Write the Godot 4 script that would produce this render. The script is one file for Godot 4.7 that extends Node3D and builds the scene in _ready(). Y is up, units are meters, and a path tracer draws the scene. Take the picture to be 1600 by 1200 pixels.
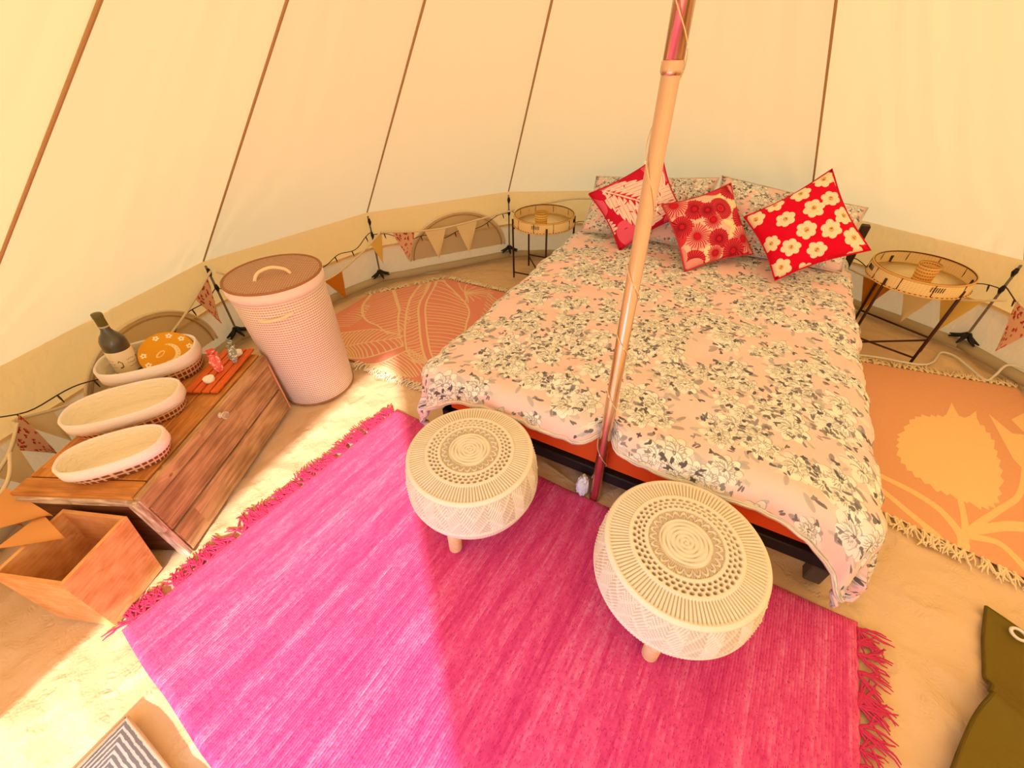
extends Node3D
# Bell tent bedroom: canvas cone on a pole, bed, rugs, stools, hamper, chest with baskets.

const CORNER_AZ := [-106.6, -80.9, -53.0, -27.4, -1.5, 23.7, 49.0, 73.85, 99.1, 124.8, 150.5, 186.9]
const CORNER_R := [2.46, 2.44, 2.48, 2.49, 2.52, 2.55, 2.59, 2.54, 2.5, 2.5, 2.5, 2.5]
const WALL_H := 0.58
const APEX := Vector3(0, 2.492, 0)
const DOOR_TOP := Vector3(-0.85, 1.45, 1.0)
const BU := Vector3(0.81, 0, 0.586)      # bed: across
const BV := Vector3(0.586, 0, -0.81)     # bed: from foot to head
const GREY_EXIT := 0.0

var rng := RandomNumberGenerator.new()
var used := {}
var mats := {}

# ---------------------------------------------------------------- naming
func numbered(called: String, parent: Node) -> String:
	var key := "%d/%s" % [parent.get_instance_id(), called]
	var k: int = used.get(key, 0)
	used[key] = k + 1
	return called if k == 0 else "%s_%03d" % [called, k]

func put(called: String, mesh: Mesh, m: Material, parent: Node = self, at := Transform3D()) -> MeshInstance3D:
	var o := MeshInstance3D.new()
	o.name = numbered(called, parent)
	o.mesh = mesh
	o.material_override = m
	o.transform = at
	parent.add_child(o, true)
	return o

func thing(called: String, label: String, category: String, at := Vector3.ZERO, turn := 0.0, group := "") -> Node3D:
	var o := Node3D.new()
	o.name = numbered(called, self)
	add_child(o, true)
	o.position = at
	o.rotation.y = turn
	tag(o, label, category, group)
	return o

func tag(o: Node, label: String, category: String, group := "") -> void:
	o.set_meta("label", label)
	o.set_meta("category", category)
	if group:
		o.set_meta("group", group)

func struct(called: String) -> Node3D:
	var o := Node3D.new()
	o.name = numbered(called, self)
	o.set_meta("kind", "structure")
	add_child(o, true)
	return o

func copy(src: Node3D, at: Vector3, turn: float, label: String) -> Node3D:
	var base_name: String = str(src.name)
	var r: Node3D = src.duplicate()
	r.name = numbered(base_name, self)
	add_child(r, true)
	r.position = at
	r.rotation.y = turn
	r.set_meta("label", label)
	return r

# ---------------------------------------------------------------- materials
func lin(r: float, g: float, b: float) -> Color:
	return Color(r, g, b).linear_to_srgb()

func mat(col: Color, rough := 0.85, tex: Texture2D = null, bump: Texture2D = null, bump_cm := 0.2, scale := Vector3.ONE) -> StandardMaterial3D:
	var m := StandardMaterial3D.new()
	m.albedo_color = col
	m.roughness = rough
	m.metallic_specular = 0.35
	if tex:
		m.albedo_texture = tex
	if bump:
		m.heightmap_enabled = true
		m.heightmap_texture = bump
		m.heightmap_scale = bump_cm
	m.uv1_scale = scale
	return m

func noise_tex(freq: float, seed_: int, size := 256, octaves := 4) -> NoiseTexture2D:
	var n := FastNoiseLite.new()
	n.seed = seed_
	n.frequency = freq
	n.fractal_octaves = octaves
	var t := NoiseTexture2D.new()
	t.width = size
	t.height = size
	t.seamless = true
	t.noise = n
	return t

# ---------------------------------------------------------------- mesh helpers
func begin() -> SurfaceTool:
	var st := SurfaceTool.new()
	st.begin(Mesh.PRIMITIVE_TRIANGLES)
	return st

func done(st: SurfaceTool) -> ArrayMesh:
	st.generate_normals()
	return st.commit()

func quad(st: SurfaceTool, a: Vector3, b: Vector3, c: Vector3, d: Vector3, ua := Vector2.ZERO, ub := Vector2.ZERO, uc := Vector2.ZERO, ud := Vector2.ZERO) -> void:
	# a b c d counter-clockwise seen from the front
	for k in [[a, ua], [c, uc], [b, ub], [a, ua], [d, ud], [c, uc]]:
		st.set_uv(k[1])
		st.add_vertex(k[0])

# a smooth sheet from f(u, v) in 0..1; closed in u when wrap. Normals point along dP/du x dP/dv.
func sheet(nu: int, nv: int, f: Callable, uvs := Vector2.ONE, colf: Variant = null, st: SurfaceTool = null) -> SurfaceTool:
	if st == null:
		st = begin()
	st.set_smooth_group(0)
	var P := []
	P.resize((nu + 1) * (nv + 1))
	for j in nv + 1:
		for i in nu + 1:
			P[j * (nu + 1) + i] = f.call(float(i) / nu, float(j) / nv)
	var C := []
	if colf != null:
		C.resize(P.size())
		for j in nv + 1:
			for i in nu + 1:
				C[j * (nu + 1) + i] = colf.call(float(i) / nu, float(j) / nv)
	for j in nv:
		for i in nu:
			for k in [[0, 0], [1, 1], [1, 0], [0, 0], [0, 1], [1, 1]]:
				var ii: int = i + k[0]
				var jj: int = j + k[1]
				if C.size():
					st.set_color(C[jj * (nu + 1) + ii])
				st.set_uv(Vector2(float(ii) / nu * uvs.x, float(jj) / nv * uvs.y))
				st.add_vertex(P[jj * (nu + 1) + ii])
	return st

func sheet_mesh(nu: int, nv: int, f: Callable, uvs := Vector2.ONE, colf: Variant = null) -> ArrayMesh:
	return done(sheet(nu, nv, f, uvs, colf))

# profile: Vector2(radius, y) from bottom to top outside
func lathe(profile: Array, n := 32, uvs := Vector2.ONE, st: SurfaceTool = null) -> SurfaceTool:
	if st == null:
		st = begin()
	st.set_smooth_group(0)
	var m := profile.size()
	var run := [0.0]   # v follows the length of the profile
	for j in range(1, m):
		run.append(run[-1] + profile[j].distance_to(profile[j - 1]))
	for j in m - 1:
		for i in n:
			for k in [[0, 0], [1, 1], [1, 0], [0, 0], [0, 1], [1, 1]]:
				var a: float = -TAU * float(i + k[0]) / n
				var p: Vector2 = profile[j + k[1]]
				st.set_uv(Vector2(float(i + k[0]) / n * uvs.x, run[j + k[1]] / run[-1] * uvs.y))
				st.add_vertex(Vector3(p.x * cos(a), p.y, p.x * sin(a)))
	return st

func tube(st: SurfaceTool, pts: Array, r: Variant, n := 8, cap := true) -> SurfaceTool:
	st.set_smooth_group(0)
	var m := pts.size()
	var rings := []
	var up := Vector3.UP
	for j in m:
		var t: Vector3 = (pts[mini(j + 1, m - 1)] - pts[maxi(j - 1, 0)]).normalized()
		if absf(t.dot(up)) > 0.95:
			up = Vector3(1, 0.1, 0.2).normalized()
		var x := up.cross(t).normalized()
		var y := t.cross(x)
		up = y
		var rr: float = r[j] if r is Array else r
		var ring := []
		for i in n + 1:
			var a := TAU * i / n
			ring.append(pts[j] + (x * cos(a) + y * sin(a)) * rr)
		rings.append(ring)
	for j in m - 1:
		for i in n:
			for k in [[0, 0], [1, 1], [1, 0], [0, 0], [0, 1], [1, 1]]:
				st.set_uv(Vector2(float(i + k[0]) / n, float(j + k[1]) / (m - 1)))
				st.add_vertex(rings[j + k[1]][i + k[0]])
	if cap:
		for e in [0, m - 1]:
			for i in n:
				var tri := [pts[e], rings[e][i], rings[e][i + 1]]
				if e == 0:
					tri = [pts[e], rings[e][i + 1], rings[e][i]]
				tri.reverse()
				for v in tri:
					st.set_uv(Vector2(0.5, 0.5))
					st.add_vertex(v)
	return st

# chamfered box, centred at c, optional basis; uv in metres along the longest side
func box(st: SurfaceTool, c: Vector3, s: Vector3, ch := 0.004, b := Basis(), uvo := Vector2.ZERO) -> SurfaceTool:
	st.set_smooth_group(-1)
	var h := s * 0.5
	ch = minf(ch, minf(h.x, minf(h.y, h.z)) * 0.9)
	var long := s.max_axis_index()
	var P := func(v: Vector3) -> Vector3: return c + b * v
	var uvf := func(v: Vector3, ax: int) -> Vector2:
		var o := [0, 1, 2]
		o.erase(ax)
		var a: int = o[0]
		var d: int = o[1]
		if a == long:
			a = o[1]
			d = o[0]
		return Vector2(v[d], v[a]) + uvo
	for ax in 3:
		var p := (ax + 1) % 3
		var q := (ax + 2) % 3
		for sg in [-1.0, 1.0]:
			var vs := []
			for k in [[-1, -1], [1, -1], [1, 1], [-1, 1]]:
				var v := Vector3.ZERO
				v[ax] = h[ax] * sg
				v[p] = (h[p] - ch) * k[0]
				v[q] = (h[q] - ch) * k[1]
				vs.append(v)
			if sg < 0:
				vs.reverse()
			quad(st, P.call(vs[0]), P.call(vs[1]), P.call(vs[2]), P.call(vs[3]), uvf.call(vs[0], ax), uvf.call(vs[1], ax), uvf.call(vs[2], ax), uvf.call(vs[3], ax))
	# edges
	for ax in 3:
		var p := (ax + 1) % 3
		var q := (ax + 2) % 3
		for sp in [-1.0, 1.0]:
			for sq in [-1.0, 1.0]:
				var vs := []
				for k in [[-1, 0], [1, 0], [1, 1], [-1, 1]]:
					var v := Vector3.ZERO
					v[ax] = (h[ax] - ch) * k[0]
					v[p] = (h[p] - (ch if k[1] else 0.0)) * sp
					v[q] = (h[q] - (0.0 if k[1] else ch)) * sq
					vs.append(v)
				if sp * sq < 0:
					vs.reverse()
				quad(st, P.call(vs[0]), P.call(vs[1]), P.call(vs[2]), P.call(vs[3]), uvf.call(vs[0], q), uvf.call(vs[1], q), uvf.call(vs[2], q), uvf.call(vs[3], q))
	for sx in [-1.0, 1.0]:
		for sy in [-1.0, 1.0]:
			for sz in [-1.0, 1.0]:
				var a := Vector3(h.x * sx, (h.y - ch) * sy, (h.z - ch) * sz)
				var d := Vector3((h.x - ch) * sx, h.y * sy, (h.z - ch) * sz)
				var e := Vector3((h.x - ch) * sx, (h.y - ch) * sy, h.z * sz)
				var tri := [a, e, d] if sx * sy * sz > 0 else [a, d, e]
				for v in tri:
					st.set_uv(Vector2.ZERO)
					st.add_vertex(P.call(v))
	return st

func box_mesh(c: Vector3, s: Vector3, ch := 0.004, b := Basis(), uvo := Vector2.ZERO) -> ArrayMesh:
	return done(box(begin(), c, s, ch, b, uvo))

func bez(pts: Array, n: int) -> Array:   # smooth curve through points
	var c := Curve3D.new()
	for i in pts.size():
		var a: Vector3 = pts[maxi(i - 1, 0)]
		var b: Vector3 = pts[mini(i + 1, pts.size() - 1)]
		var t: Vector3 = (b - a) / 6.0
		c.add_point(pts[i], -t, t)
	var out := []
	for i in n + 1:
		out.append(c.sample(mini(int(float(i) / n * (pts.size() - 1)), pts.size() - 2), float(i) / n * (pts.size() - 1) - mini(int(float(i) / n * (pts.size() - 1)), pts.size() - 2)))
	return out

# ---------------------------------------------------------------- painting helpers
func canvas_img(w: int, h: int, c: Color) -> Image:
	var im := Image.create(w, h, false, Image.FORMAT_RGB8)
	im.fill(c)
	return im

func ell(im: Image, cx: float, cy: float, a: float, b: float, ang: float, col: Color, al := 1.0, vein := 0.0) -> void:
	var w := im.get_width()
	var h := im.get_height()
	var r := int(maxf(a, b)) + 1
	var ca := cos(ang)
	var sa := sin(ang)
	for y in range(int(cy) - r, int(cy) + r + 1):
		for x in range(int(cx) - r, int(cx) + r + 1):
			var dx := x - cx
			var dy := y - cy
			var u := (dx * ca + dy * sa) / a
			var v := (-dx * sa + dy * ca) / b
			if u * u + v * v <= 1.0:
				var k := al
				if vein > 0.0:
					k *= 1.0 - vein * absf(v)
				var px := posmod(x, w)
				var py := posmod(y, h)
				im.set_pixel(px, py, im.get_pixel(px, py).lerp(col, k))

func stroke(im: Image, pts: Array, r0: float, r1: float, col: Color, al := 1.0) -> void:
	for i in pts.size() - 1:
		var a: Vector2 = pts[i]
		var b: Vector2 = pts[i + 1]
		var n := maxi(1, int(a.distance_to(b) / maxf(0.6, minf(r0, r1) * 0.6)))
		for k in n + 1:
			var t := (i + float(k) / n) / (pts.size() - 1)
			var p := a.lerp(b, float(k) / n)
			var r := lerpf(r0, r1, t)
			dot(im, p, r, col, al)

func dot(im: Image, p: Vector2, r: float, col: Color, al := 1.0) -> void:
	var w := im.get_width()
	var h := im.get_height()
	for y in range(int(floor(p.y - r)), int(ceil(p.y + r)) + 1):
		for x in range(int(floor(p.x - r)), int(ceil(p.x + r)) + 1):
			if x < 0 or y < 0 or x >= w or y >= h:
				continue
			var d := Vector2(x, y).distance_to(p)
			var k := clampf(r + 0.5 - d, 0.0, 1.0) * al
			if k > 0.0:
				im.set_pixel(x, y, im.get_pixel(x, y).lerp(col, k))

func fill_poly(im: Image, poly: Array, col: Color) -> void:
	var pp := PackedVector2Array(poly)
	var lo := pp[0]
	var hi := pp[0]
	for p in pp:
		lo = lo.min(p)
		hi = hi.max(p)
	for y in range(maxi(0, int(lo.y)), mini(im.get_height() - 1, int(hi.y)) + 1):
		var xs := []
		for i in pp.size():
			var a := pp[i]
			var b := pp[(i + 1) % pp.size()]
			if (a.y <= y) != (b.y <= y):
				xs.append(a.x + (y - a.y) / (b.y - a.y) * (b.x - a.x))
		xs.sort()
		for k in range(0, xs.size() - 1, 2):
			for x in range(maxi(0, int(ceil(xs[k]))), mini(im.get_width() - 1, int(xs[k + 1])) + 1):
				im.set_pixel(x, y, col)

func tex(im: Image) -> ImageTexture:
	return ImageTexture.create_from_image(im)

func wood_tex(base: Color, dark: Color, seed_: int, knots := 2, streak := 1.0) -> ImageTexture:
	var w := 512
	var h := 128
	var im := canvas_img(w, h, base)
	var n := FastNoiseLite.new()
	n.seed = seed_
	n.frequency = 0.012
	n.fractal_octaves = 3
	var r := RandomNumberGenerator.new()
	r.seed = seed_
	var kn := []
	for i in knots:
		kn.append(Vector3(r.randf() * w, r.randf() * h, r.randf_range(4, 9)))
	for y in h:
		for x in w:
			var yy := float(y)
			var kd := 0.0
			for k in kn:
				var d: float = Vector2(x - k.x, (y - k.y) * 2.0).length() / k.z
				if d < 4.0:
					yy += (4.0 - d) * 2.0 * signf(y - k.y)
				kd = maxf(kd, 1.0 - d)
			var g := n.get_noise_2d(x * 0.35, yy * 7.0) * 0.6 + n.get_noise_2d(x * 0.9 + 500.0, yy * 22.0) * 0.4
			var big := n.get_noise_2d(x * 0.8 + 900.0, y * 1.6)
			var t := clampf(0.35 + g * 0.9 * streak + big * 0.5, 0.0, 1.0)
			t = maxf(t, clampf(kd * 1.5, 0.0, 0.9))
			im.set_pixel(x, y, base.lerp(dark, t))
	return tex(im)

# ---------------------------------------------------------------- main
func _ready() -> void:
	rng.seed = 11
	setup()
	make_materials()
	tent()
	floor_sheet()
	pole()
	bed()
	pillows_and_cushions()
	pink_rug()
	small_rugs()
	stools()
	hamper()
	chest()
	chest_things()
	planter()
	side_tables()
	wall_things()
	odds()

func setup() -> void:
	var cam := Camera3D.new()
	cam.name = "camera"
	cam.fov = 86.25
	cam.near = 0.05
	cam.position = Vector3(-0.4474, 1.5376, 0.9952)
	cam.basis = Basis(Vector3.UP, -0.1029) * Basis(Vector3.RIGHT, -0.7027) * Basis(Vector3.BACK, -0.0319)
	add_child(cam, true)
	cam.current = true

	var we := WorldEnvironment.new()
	we.name = "world_environment"
	var e := Environment.new()
	e.background_mode = Environment.BG_SKY
	var sky := Sky.new()
	var sm := ProceduralSkyMaterial.new()
	sm.sky_top_color = Color(0.72, 0.83, 1.0)
	sm.sky_horizon_color = Color(0.88, 0.93, 1.0)
	sm.ground_horizon_color = Color(0.75, 0.75, 0.70)
	sm.ground_bottom_color = Color(0.4, 0.42, 0.35)
	sm.sky_energy_multiplier = SKY
	sm.ground_energy_multiplier = SKY
	sm.sun_angle_max = 1.0
	sky.sky_material = sm
	e.sky = sky
	e.tonemap_mode = Environment.TONE_MAPPER_LINEAR
	e.tonemap_exposure = EXPOSURE
	e.sdfgi_enabled = true
	e.ssao_enabled = true
	e.ssil_enabled = true
	we.environment = e
	add_child(we, true)

	# low sun behind the open door, shining in along -z
	var sun := DirectionalLight3D.new()
	sun.name = "sun"
	var el := deg_to_rad(33.0)
	var travel := Vector3(-0.06 * cos(el), -sin(el), -cos(el)).normalized()
	sun.basis = Basis.looking_at(travel, Vector3.UP)
	sun.light_color = Color(1.0, 0.97, 0.92)
	sun.light_energy = SUN
	sun.light_angular_distance = 2.0
	sun.shadow_enabled = true
	add_child(sun, true)

const SKY := 1.85
const SUN := 3.0
const EXPOSURE := 0.77

func make_materials() -> void:
	var fine := noise_tex(0.09, 3, 256, 3)
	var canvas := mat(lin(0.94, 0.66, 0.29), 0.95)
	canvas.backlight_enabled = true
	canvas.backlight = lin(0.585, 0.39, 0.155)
	canvas.metallic_specular = 0.1
	mats.canvas = canvas
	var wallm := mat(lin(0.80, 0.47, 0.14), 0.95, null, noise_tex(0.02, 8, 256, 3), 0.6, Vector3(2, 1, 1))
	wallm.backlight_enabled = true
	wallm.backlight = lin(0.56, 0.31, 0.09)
	wallm.metallic_specular = 0.1
	mats.wall = wallm
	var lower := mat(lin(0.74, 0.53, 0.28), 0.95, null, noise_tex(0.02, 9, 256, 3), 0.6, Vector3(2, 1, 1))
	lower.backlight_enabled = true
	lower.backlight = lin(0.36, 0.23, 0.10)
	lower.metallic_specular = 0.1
	mats.lower_wall = lower
	mats.seam = mat(lin(0.46, 0.28, 0.12), 0.9)
	mats.strip = mat(lin(0.50, 0.40, 0.24), 0.9)
	var crumple := noise_tex(0.008, 17, 512, 2)
	crumple.noise.fractal_type = FastNoiseLite.FRACTAL_RIDGED
	crumple.noise.domain_warp_enabled = true
	crumple.noise.domain_warp_amplitude = 25.0
	mats.floor = mat(lin(0.80, 0.56, 0.33), 0.8, null, crumple, 1.5)
	mats.floor.uv1_triplanar = true
	mats.floor.uv1_world_triplanar = true
	mats.floor.uv1_scale = Vector3(0.6, 0.6, 0.6)
	mats.grass = mat(lin(0.34, 0.32, 0.14), 1.0)
	mats.black = mat(lin(0.015, 0.013, 0.012), 0.45)
	mats.metal_black = mat(lin(0.03, 0.02, 0.018), 0.4)
	mats.cord = mat(lin(0.80, 0.66, 0.42), 0.9)
	mats.dark_wire = mat(lin(0.05, 0.04, 0.03), 0.6)
	mats.white_cable = mat(lin(0.80, 0.76, 0.62), 0.5)
	mats.cream = mat(lin(0.85, 0.80, 0.70), 0.95, null, fine, 0.06, Vector3(4, 4, 1))
	mats.grey_strap = mat(lin(0.22, 0.18, 0.13), 0.8)

func corner(i: int, h: float, r := -1.0) -> Vector3:
	var a := deg_to_rad(CORNER_AZ[i])
	var rr: float = CORNER_R[i] if r < 0.0 else r
	return Vector3(rr * sin(a), h, -rr * cos(a))

func wall_base(i: int, h: float) -> Vector3:
	# the wall leans out a little towards its foot
	return corner(i, h, CORNER_R[i] + 0.10 * (1.0 - h / WALL_H))

func tent() -> void:
	var fn := FastNoiseLite.new()
	fn.seed = 5
	fn.frequency = 1.0
	var roof := struct("ceiling")
	var last := CORNER_AZ.size() - 1
	# one canvas panel per gore, taut along the seams and creased near its two lower corners
	for i in last:
		var a := corner(i, WALL_H)
		var b := corner(i + 1, WALL_H)
		var across := b - a
		var n := (APEX - a).cross(across).normalized()
		if n.y > 0:
			n = -n   # inward
		var f := func(u: float, v: float) -> Vector3:
			var p := a.lerp(b, u).lerp(APEX, v)
			var belly := sin(PI * u) * (1.0 - v) * 0.012 * minf(1.0, v * 6.0)
			var w := 0.0
			for side in 2:
				var uu: float = u if side == 0 else 1.0 - u
				var d := Vector2(uu * (1.0 - v), v * 1.8).length()
				var ang := atan2(v * 1.8, uu * (1.0 - v) + 0.001)
				w += 0.010 * exp(-d * 4.0) * clampf(d * 12.0, 0.0, 1.0) * sin(ang * 16.0 + i * 2.0 + side)
			var fold := minf(v * 8.0, 1.0) * 0.008 * fn.get_noise_2d(u * 5.0 + i * 9.0 + v * 1.5, v * 1.2) * sin(PI * u)
			return p - n * belly + n * (w * (1.0 if u > 0.001 and u < 0.999 and v > 0.0 else 0.0) + fold)
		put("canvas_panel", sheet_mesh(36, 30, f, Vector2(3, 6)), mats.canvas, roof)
	# panels beside and above the open door
	var jb := corner(0, WALL_H, 2.46)
	var ja := corner(last, WALL_H)
	var jaz := deg_to_rad(-114.5)
	jb = Vector3(2.5 * sin(jaz), WALL_H, -2.5 * cos(jaz))
	var c0 := corner(0, WALL_H)
	for t in [[jb, c0, APEX], [DOOR_TOP, jb, APEX], [ja, DOOR_TOP, APEX]]:
		var st := begin()
		st.set_smooth_group(-1)
		for v in t:
			st.set_uv(Vector2(v.x, v.z))
			st.add_vertex(v)
		put("canvas_panel", done(st), mats.canvas, roof)
	# the seams: double cloth, a narrow tape along every rib
	for i in CORNER_AZ.size():
		var a := corner(i, WALL_H)
		var mid := a.lerp(APEX, 0.5)
		var dir := (APEX - a).normalized()
		var side := dir.cross(Vector3.UP).normalized()
		var inn := side.cross(dir)
		if inn.y > 0:
			inn = -inn
		var bs := Basis(side, dir, side.cross(dir))
		put("seam", box_mesh(mid + inn * 0.006, Vector3(0.010, (APEX - a).length() * 0.985, 0.006), 0.002, bs), mats.seam, roof)
	put("top_ring", done(lathe([Vector2(0.0, 2.40), Vector2(0.10, 2.41), Vector2(0.10, 2.425), Vector2(0.0, 2.47)], 24)), mats.seam, roof)

	# low walls, one cloth panel between neighbouring corners, in two heights of cloth
	var groups := {"wall_left": [0, 1], "wall_back": [2, 3, 4], "wall_right": [5, 6, 7], "wall_front": [8, 9, 10]}
	for g in groups:
		var w := struct(g)
		var bb := struct(g.replace("wall", "baseboard"))
		for i in groups[g]:
			var f := func(u: float, v: float) -> Vector3:
				var h := lerpf(0.30, WALL_H + 0.004, v)
				var p := wall_base(i, h).lerp(wall_base(i + 1, h), u)
				var n := Vector3(p.x, 0, p.z).normalized()
				var k := sin(PI * u)
				var out := 0.020 * k * sin(PI * v) + 0.012 * fn.get_noise_2d(u * 4.0 + i * 7.0 + v * 2.0, v * 2.5) * k * minf(1.0, (1.0 - v) * 5.0)
				return p + n * out
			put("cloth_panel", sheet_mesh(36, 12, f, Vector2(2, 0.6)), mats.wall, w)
			var f2 := func(u: float, v: float) -> Vector3:
				var h := lerpf(-0.02, 0.315, v)
				var p := wall_base(i, h).lerp(wall_base(i + 1, h), u)
				var n := Vector3(p.x, 0, p.z).normalized()
				var k := sin(PI * u)
				return p + n * (-0.012 * v + 0.010 * fn.get_noise_2d(u * 4.0 + i * 3.0 + v * 2.0, v * 2.0 + 40.0) * k)
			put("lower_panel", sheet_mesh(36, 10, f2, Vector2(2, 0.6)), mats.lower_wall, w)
			# raised rim of the groundsheet along the foot of the wall
			var pts := []
			for k in 13:
				var u := k / 12.0
				var p := wall_base(i, 0.0).lerp(wall_base(i + 1, 0.0), u)
				var n := Vector3(p.x, 0, p.z).normalized()
				pts.append(p - n * (0.045 + 0.008 * fn.get_noise_1d(u * 3.0 + i)) + Vector3(0, 0.042 + 0.006 * fn.get_noise_1d(u * 4.0 + i * 3.0 + 20.0), 0))
			put("rolled_rim", done(tube(begin(), pts, 0.030, 10)), mats.strip, bb)
	# short wall beside the door jamb
	var w2: Node3D = get_node("wall_left")
	var st2 := begin()
	st2.set_smooth_group(-1)
	var d0 := Vector3(-2.3, 0, 1.05)
	quad(st2, d0, wall_base(0, 0.0), c0, jb)
	put("cloth_panel", done(st2), mats.wall, w2)
	var st3 := begin()
	st3.set_smooth_group(-1)
	for v in [d0, jb, DOOR_TOP, Vector3(-0.3, 0, 2.48), DOOR_TOP, ja]:
		st3.set_uv(Vector2(v.x, v.y))
		st3.add_vertex(v)
	put("door_flap", done(st3), mats.canvas, get_node("wall_front"))

	# ground outside
	var gr := struct("ground")
	put("turf", sheet_mesh(24, 24, func(u: float, v: float) -> Vector3: return Vector3((u - 0.5) * 60.0, -0.05 - 0.0 * v, (0.5 - v) * 60.0), Vector2(30, 30)), mats.grass, gr)

func floor_sheet() -> void:
	var fn := FastNoiseLite.new()
	fn.seed = 21
	fn.frequency = 1.0
	fn.fractal_octaves = 3
	var f := func(u: float, v: float) -> Vector3:
		var r := 2.62 * sqrt(v)
		var a := TAU * u
		var x := r * cos(a)
		var z := r * sin(a)
		# soft creases running out from the pole, broken up
		var c1 := fn.get_noise_2d(x * 1.6 + z * 0.9, z * 3.4 - x * 0.9)
		var c2 := fn.get_noise_2d(x * 3.1 + 70.0, z * 4.6 + 9.0)
		var ridge := pow(1.0 - absf(c1), 5.0)
		var y := -0.016 + 0.013 * ridge + 0.006 * c2
		return Vector3(x, minf(y, 0.0), z)
	var fl := struct("floor")
	# v runs outwards, so the sheet faces up
	put("groundsheet", sheet_mesh(260, 130, f, Vector2(6, 3)), mats.floor, fl)

func pole() -> void:
	var steel := mat(lin(0.70, 0.48, 0.38), 0.24)
	steel.metallic = 1.0
	var t := thing("tent_pole", "shiny coppery round metal pole standing at the foot of the bed", "pole")
	put("lower_tube", done(lathe([Vector2(0.0, 0.0), Vector2(0.0235, 0.0), Vector2(0.0235, 0.02), Vector2(0.021, 0.05), Vector2(0.0195, 1.48), Vector2(0.0, 1.485)], 28)), steel, t)
	put("collar", done(lathe([Vector2(0.0195, 1.47), Vector2(0.0225, 1.475), Vector2(0.0225, 1.492), Vector2(0.0195, 1.496)], 28)), steel, t)
	put("upper_tube", done(lathe([Vector2(0.0, 1.483), Vector2(0.0208, 1.486), Vector2(0.0208, 2.42), Vector2(0.0, 2.425)], 28)), steel, t)
	# fine clear light wire wound loosely up the pole
	var w := thing("light_wire", "thin pale wire of tiny lights wound in a spiral up the metal pole", "string light")
	var pts := []
	for k in 500:
		var h := 0.12 + k * 0.0042
		var a := h * 26.0 + 0.8 * sin(h * 7.0)
		var r := 0.0248
		pts.append(Vector3(r * cos(a), h, r * sin(a)))
	put("wire", done(tube(begin(), pts, 0.0012, 5)), mats.cord, w)
	var bm := begin()
	for k in range(20, 490, 24):
		box(bm, pts[k] * Vector3(1.04, 1, 1.04), Vector3(0.005, 0.007, 0.005), 0.0015)
	put("tiny_bulbs", done(bm), mats.cream, w).set_meta("kind", "stuff")

# ---------------------------------------------------------------- bed
func floral_tex() -> ImageTexture:
	var n := 1024
	var pink := Color8(250, 212, 208)
	var im := canvas_img(n, n, pink)
	var r := RandomNumberGenerator.new()
	r.seed = 77
	var centres := []
	# drifts of blossom leaving open pink ground between them
	var hearts := []
	for gy in 6:
		for gx in 6:
			if (gx * 2 + gy * 3) % 8 == 0:
				continue
			hearts.append(Vector2((gx + 0.5 + (0.5 if gy % 2 else 0.0)) * 170.7, (gy + 0.5) * 170.7) + Vector2(r.randf_range(-40, 40), r.randf_range(-40, 40)))
	for h in hearts:
		for k in 3:
			centres.append(h + Vector2(r.randf_range(-80, 80), r.randf_range(-70, 70)))
	# soft grey-white leaves first
	for c in centres:
		for k in 10:
			var a := r.randf() * TAU
			var d := r.randf_range(34, 88)
			var p: Vector2 = c + Vector2(cos(a), sin(a)) * d
			var l := r.randf_range(14, 30)
			ell(im, p.x, p.y, l, l * r.randf_range(0.3, 0.5), a + r.randf_range(-0.7, 0.7), [Color8(222, 216, 208), Color8(196, 192, 188), Color8(182, 178, 176), Color8(236, 230, 222), Color8(150, 146, 148)][r.randi() % 5], r.randf_range(0.7, 1.0), 0.2)
	# blossoms: white petals with grey shading lines
	for c in centres:
		var rad := r.randf_range(34, 58)
		var np := r.randi_range(6, 8)
		var a0 := r.randf() * TAU
		for ring in 2:
			for k in np:
				var a := a0 + TAU * k / np + ring * 0.4
				var q: Vector2 = c + Vector2(cos(a), sin(a)) * rad * (0.72 - ring * 0.34)
				var g := r.randf_range(0.92, 1.0)
				ell(im, q.x + 1.5, q.y + 2.0, rad * (0.56 - ring * 0.16), rad * (0.36 - ring * 0.03), a, Color8(176, 172, 168), 0.8)
				ell(im, q.x, q.y, rad * (0.54 - ring * 0.16), rad * (0.33 - ring * 0.08), a, Color(g, g * 0.985, g * 0.95), 1.0)
				for s in 3:
					var dd := Vector2(cos(a + (s - 1.0) * 0.22), sin(a + (s - 1.0) * 0.22))
					var w := Vector2(posmod(int(c.x), n), posmod(int(c.y), n))
					stroke(im, [w + dd * rad * r.randf_range(0.25, 0.5), w + dd * rad * r.randf_range(0.6, 0.95)], 1.3, 0.7, Color8(150, 146, 142), 0.55)
		for k in 10:
			ell(im, c.x + r.randf_range(-6, 6), c.y + r.randf_range(-6, 6), 2.6, 2.6, 0, Color8(128, 122, 110), 0.9)
	# small dark sprigs
	for c in centres:
		for k in 5:
			var a := r.randf() * TAU
			var p: Vector2 = c + Vector2(cos(a), sin(a)) * r.randf_range(40, 105)
			var col: Color = [Color8(96, 92, 96), Color8(120, 116, 118), Color8(146, 142, 142)][r.randi() % 3]
			for j in 2:
				ell(im, p.x + r.randf_range(-7, 7), p.y + r.randf_range(-7, 7), r.randf_range(6, 15), r.randf_range(3, 6.5), r.randf() * TAU, col, 0.95)
	return tex(im)

func bp(u: float, h: float, v: float) -> Vector3:
	return BU * u + BV * v + Vector3(0, h, 0)

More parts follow.
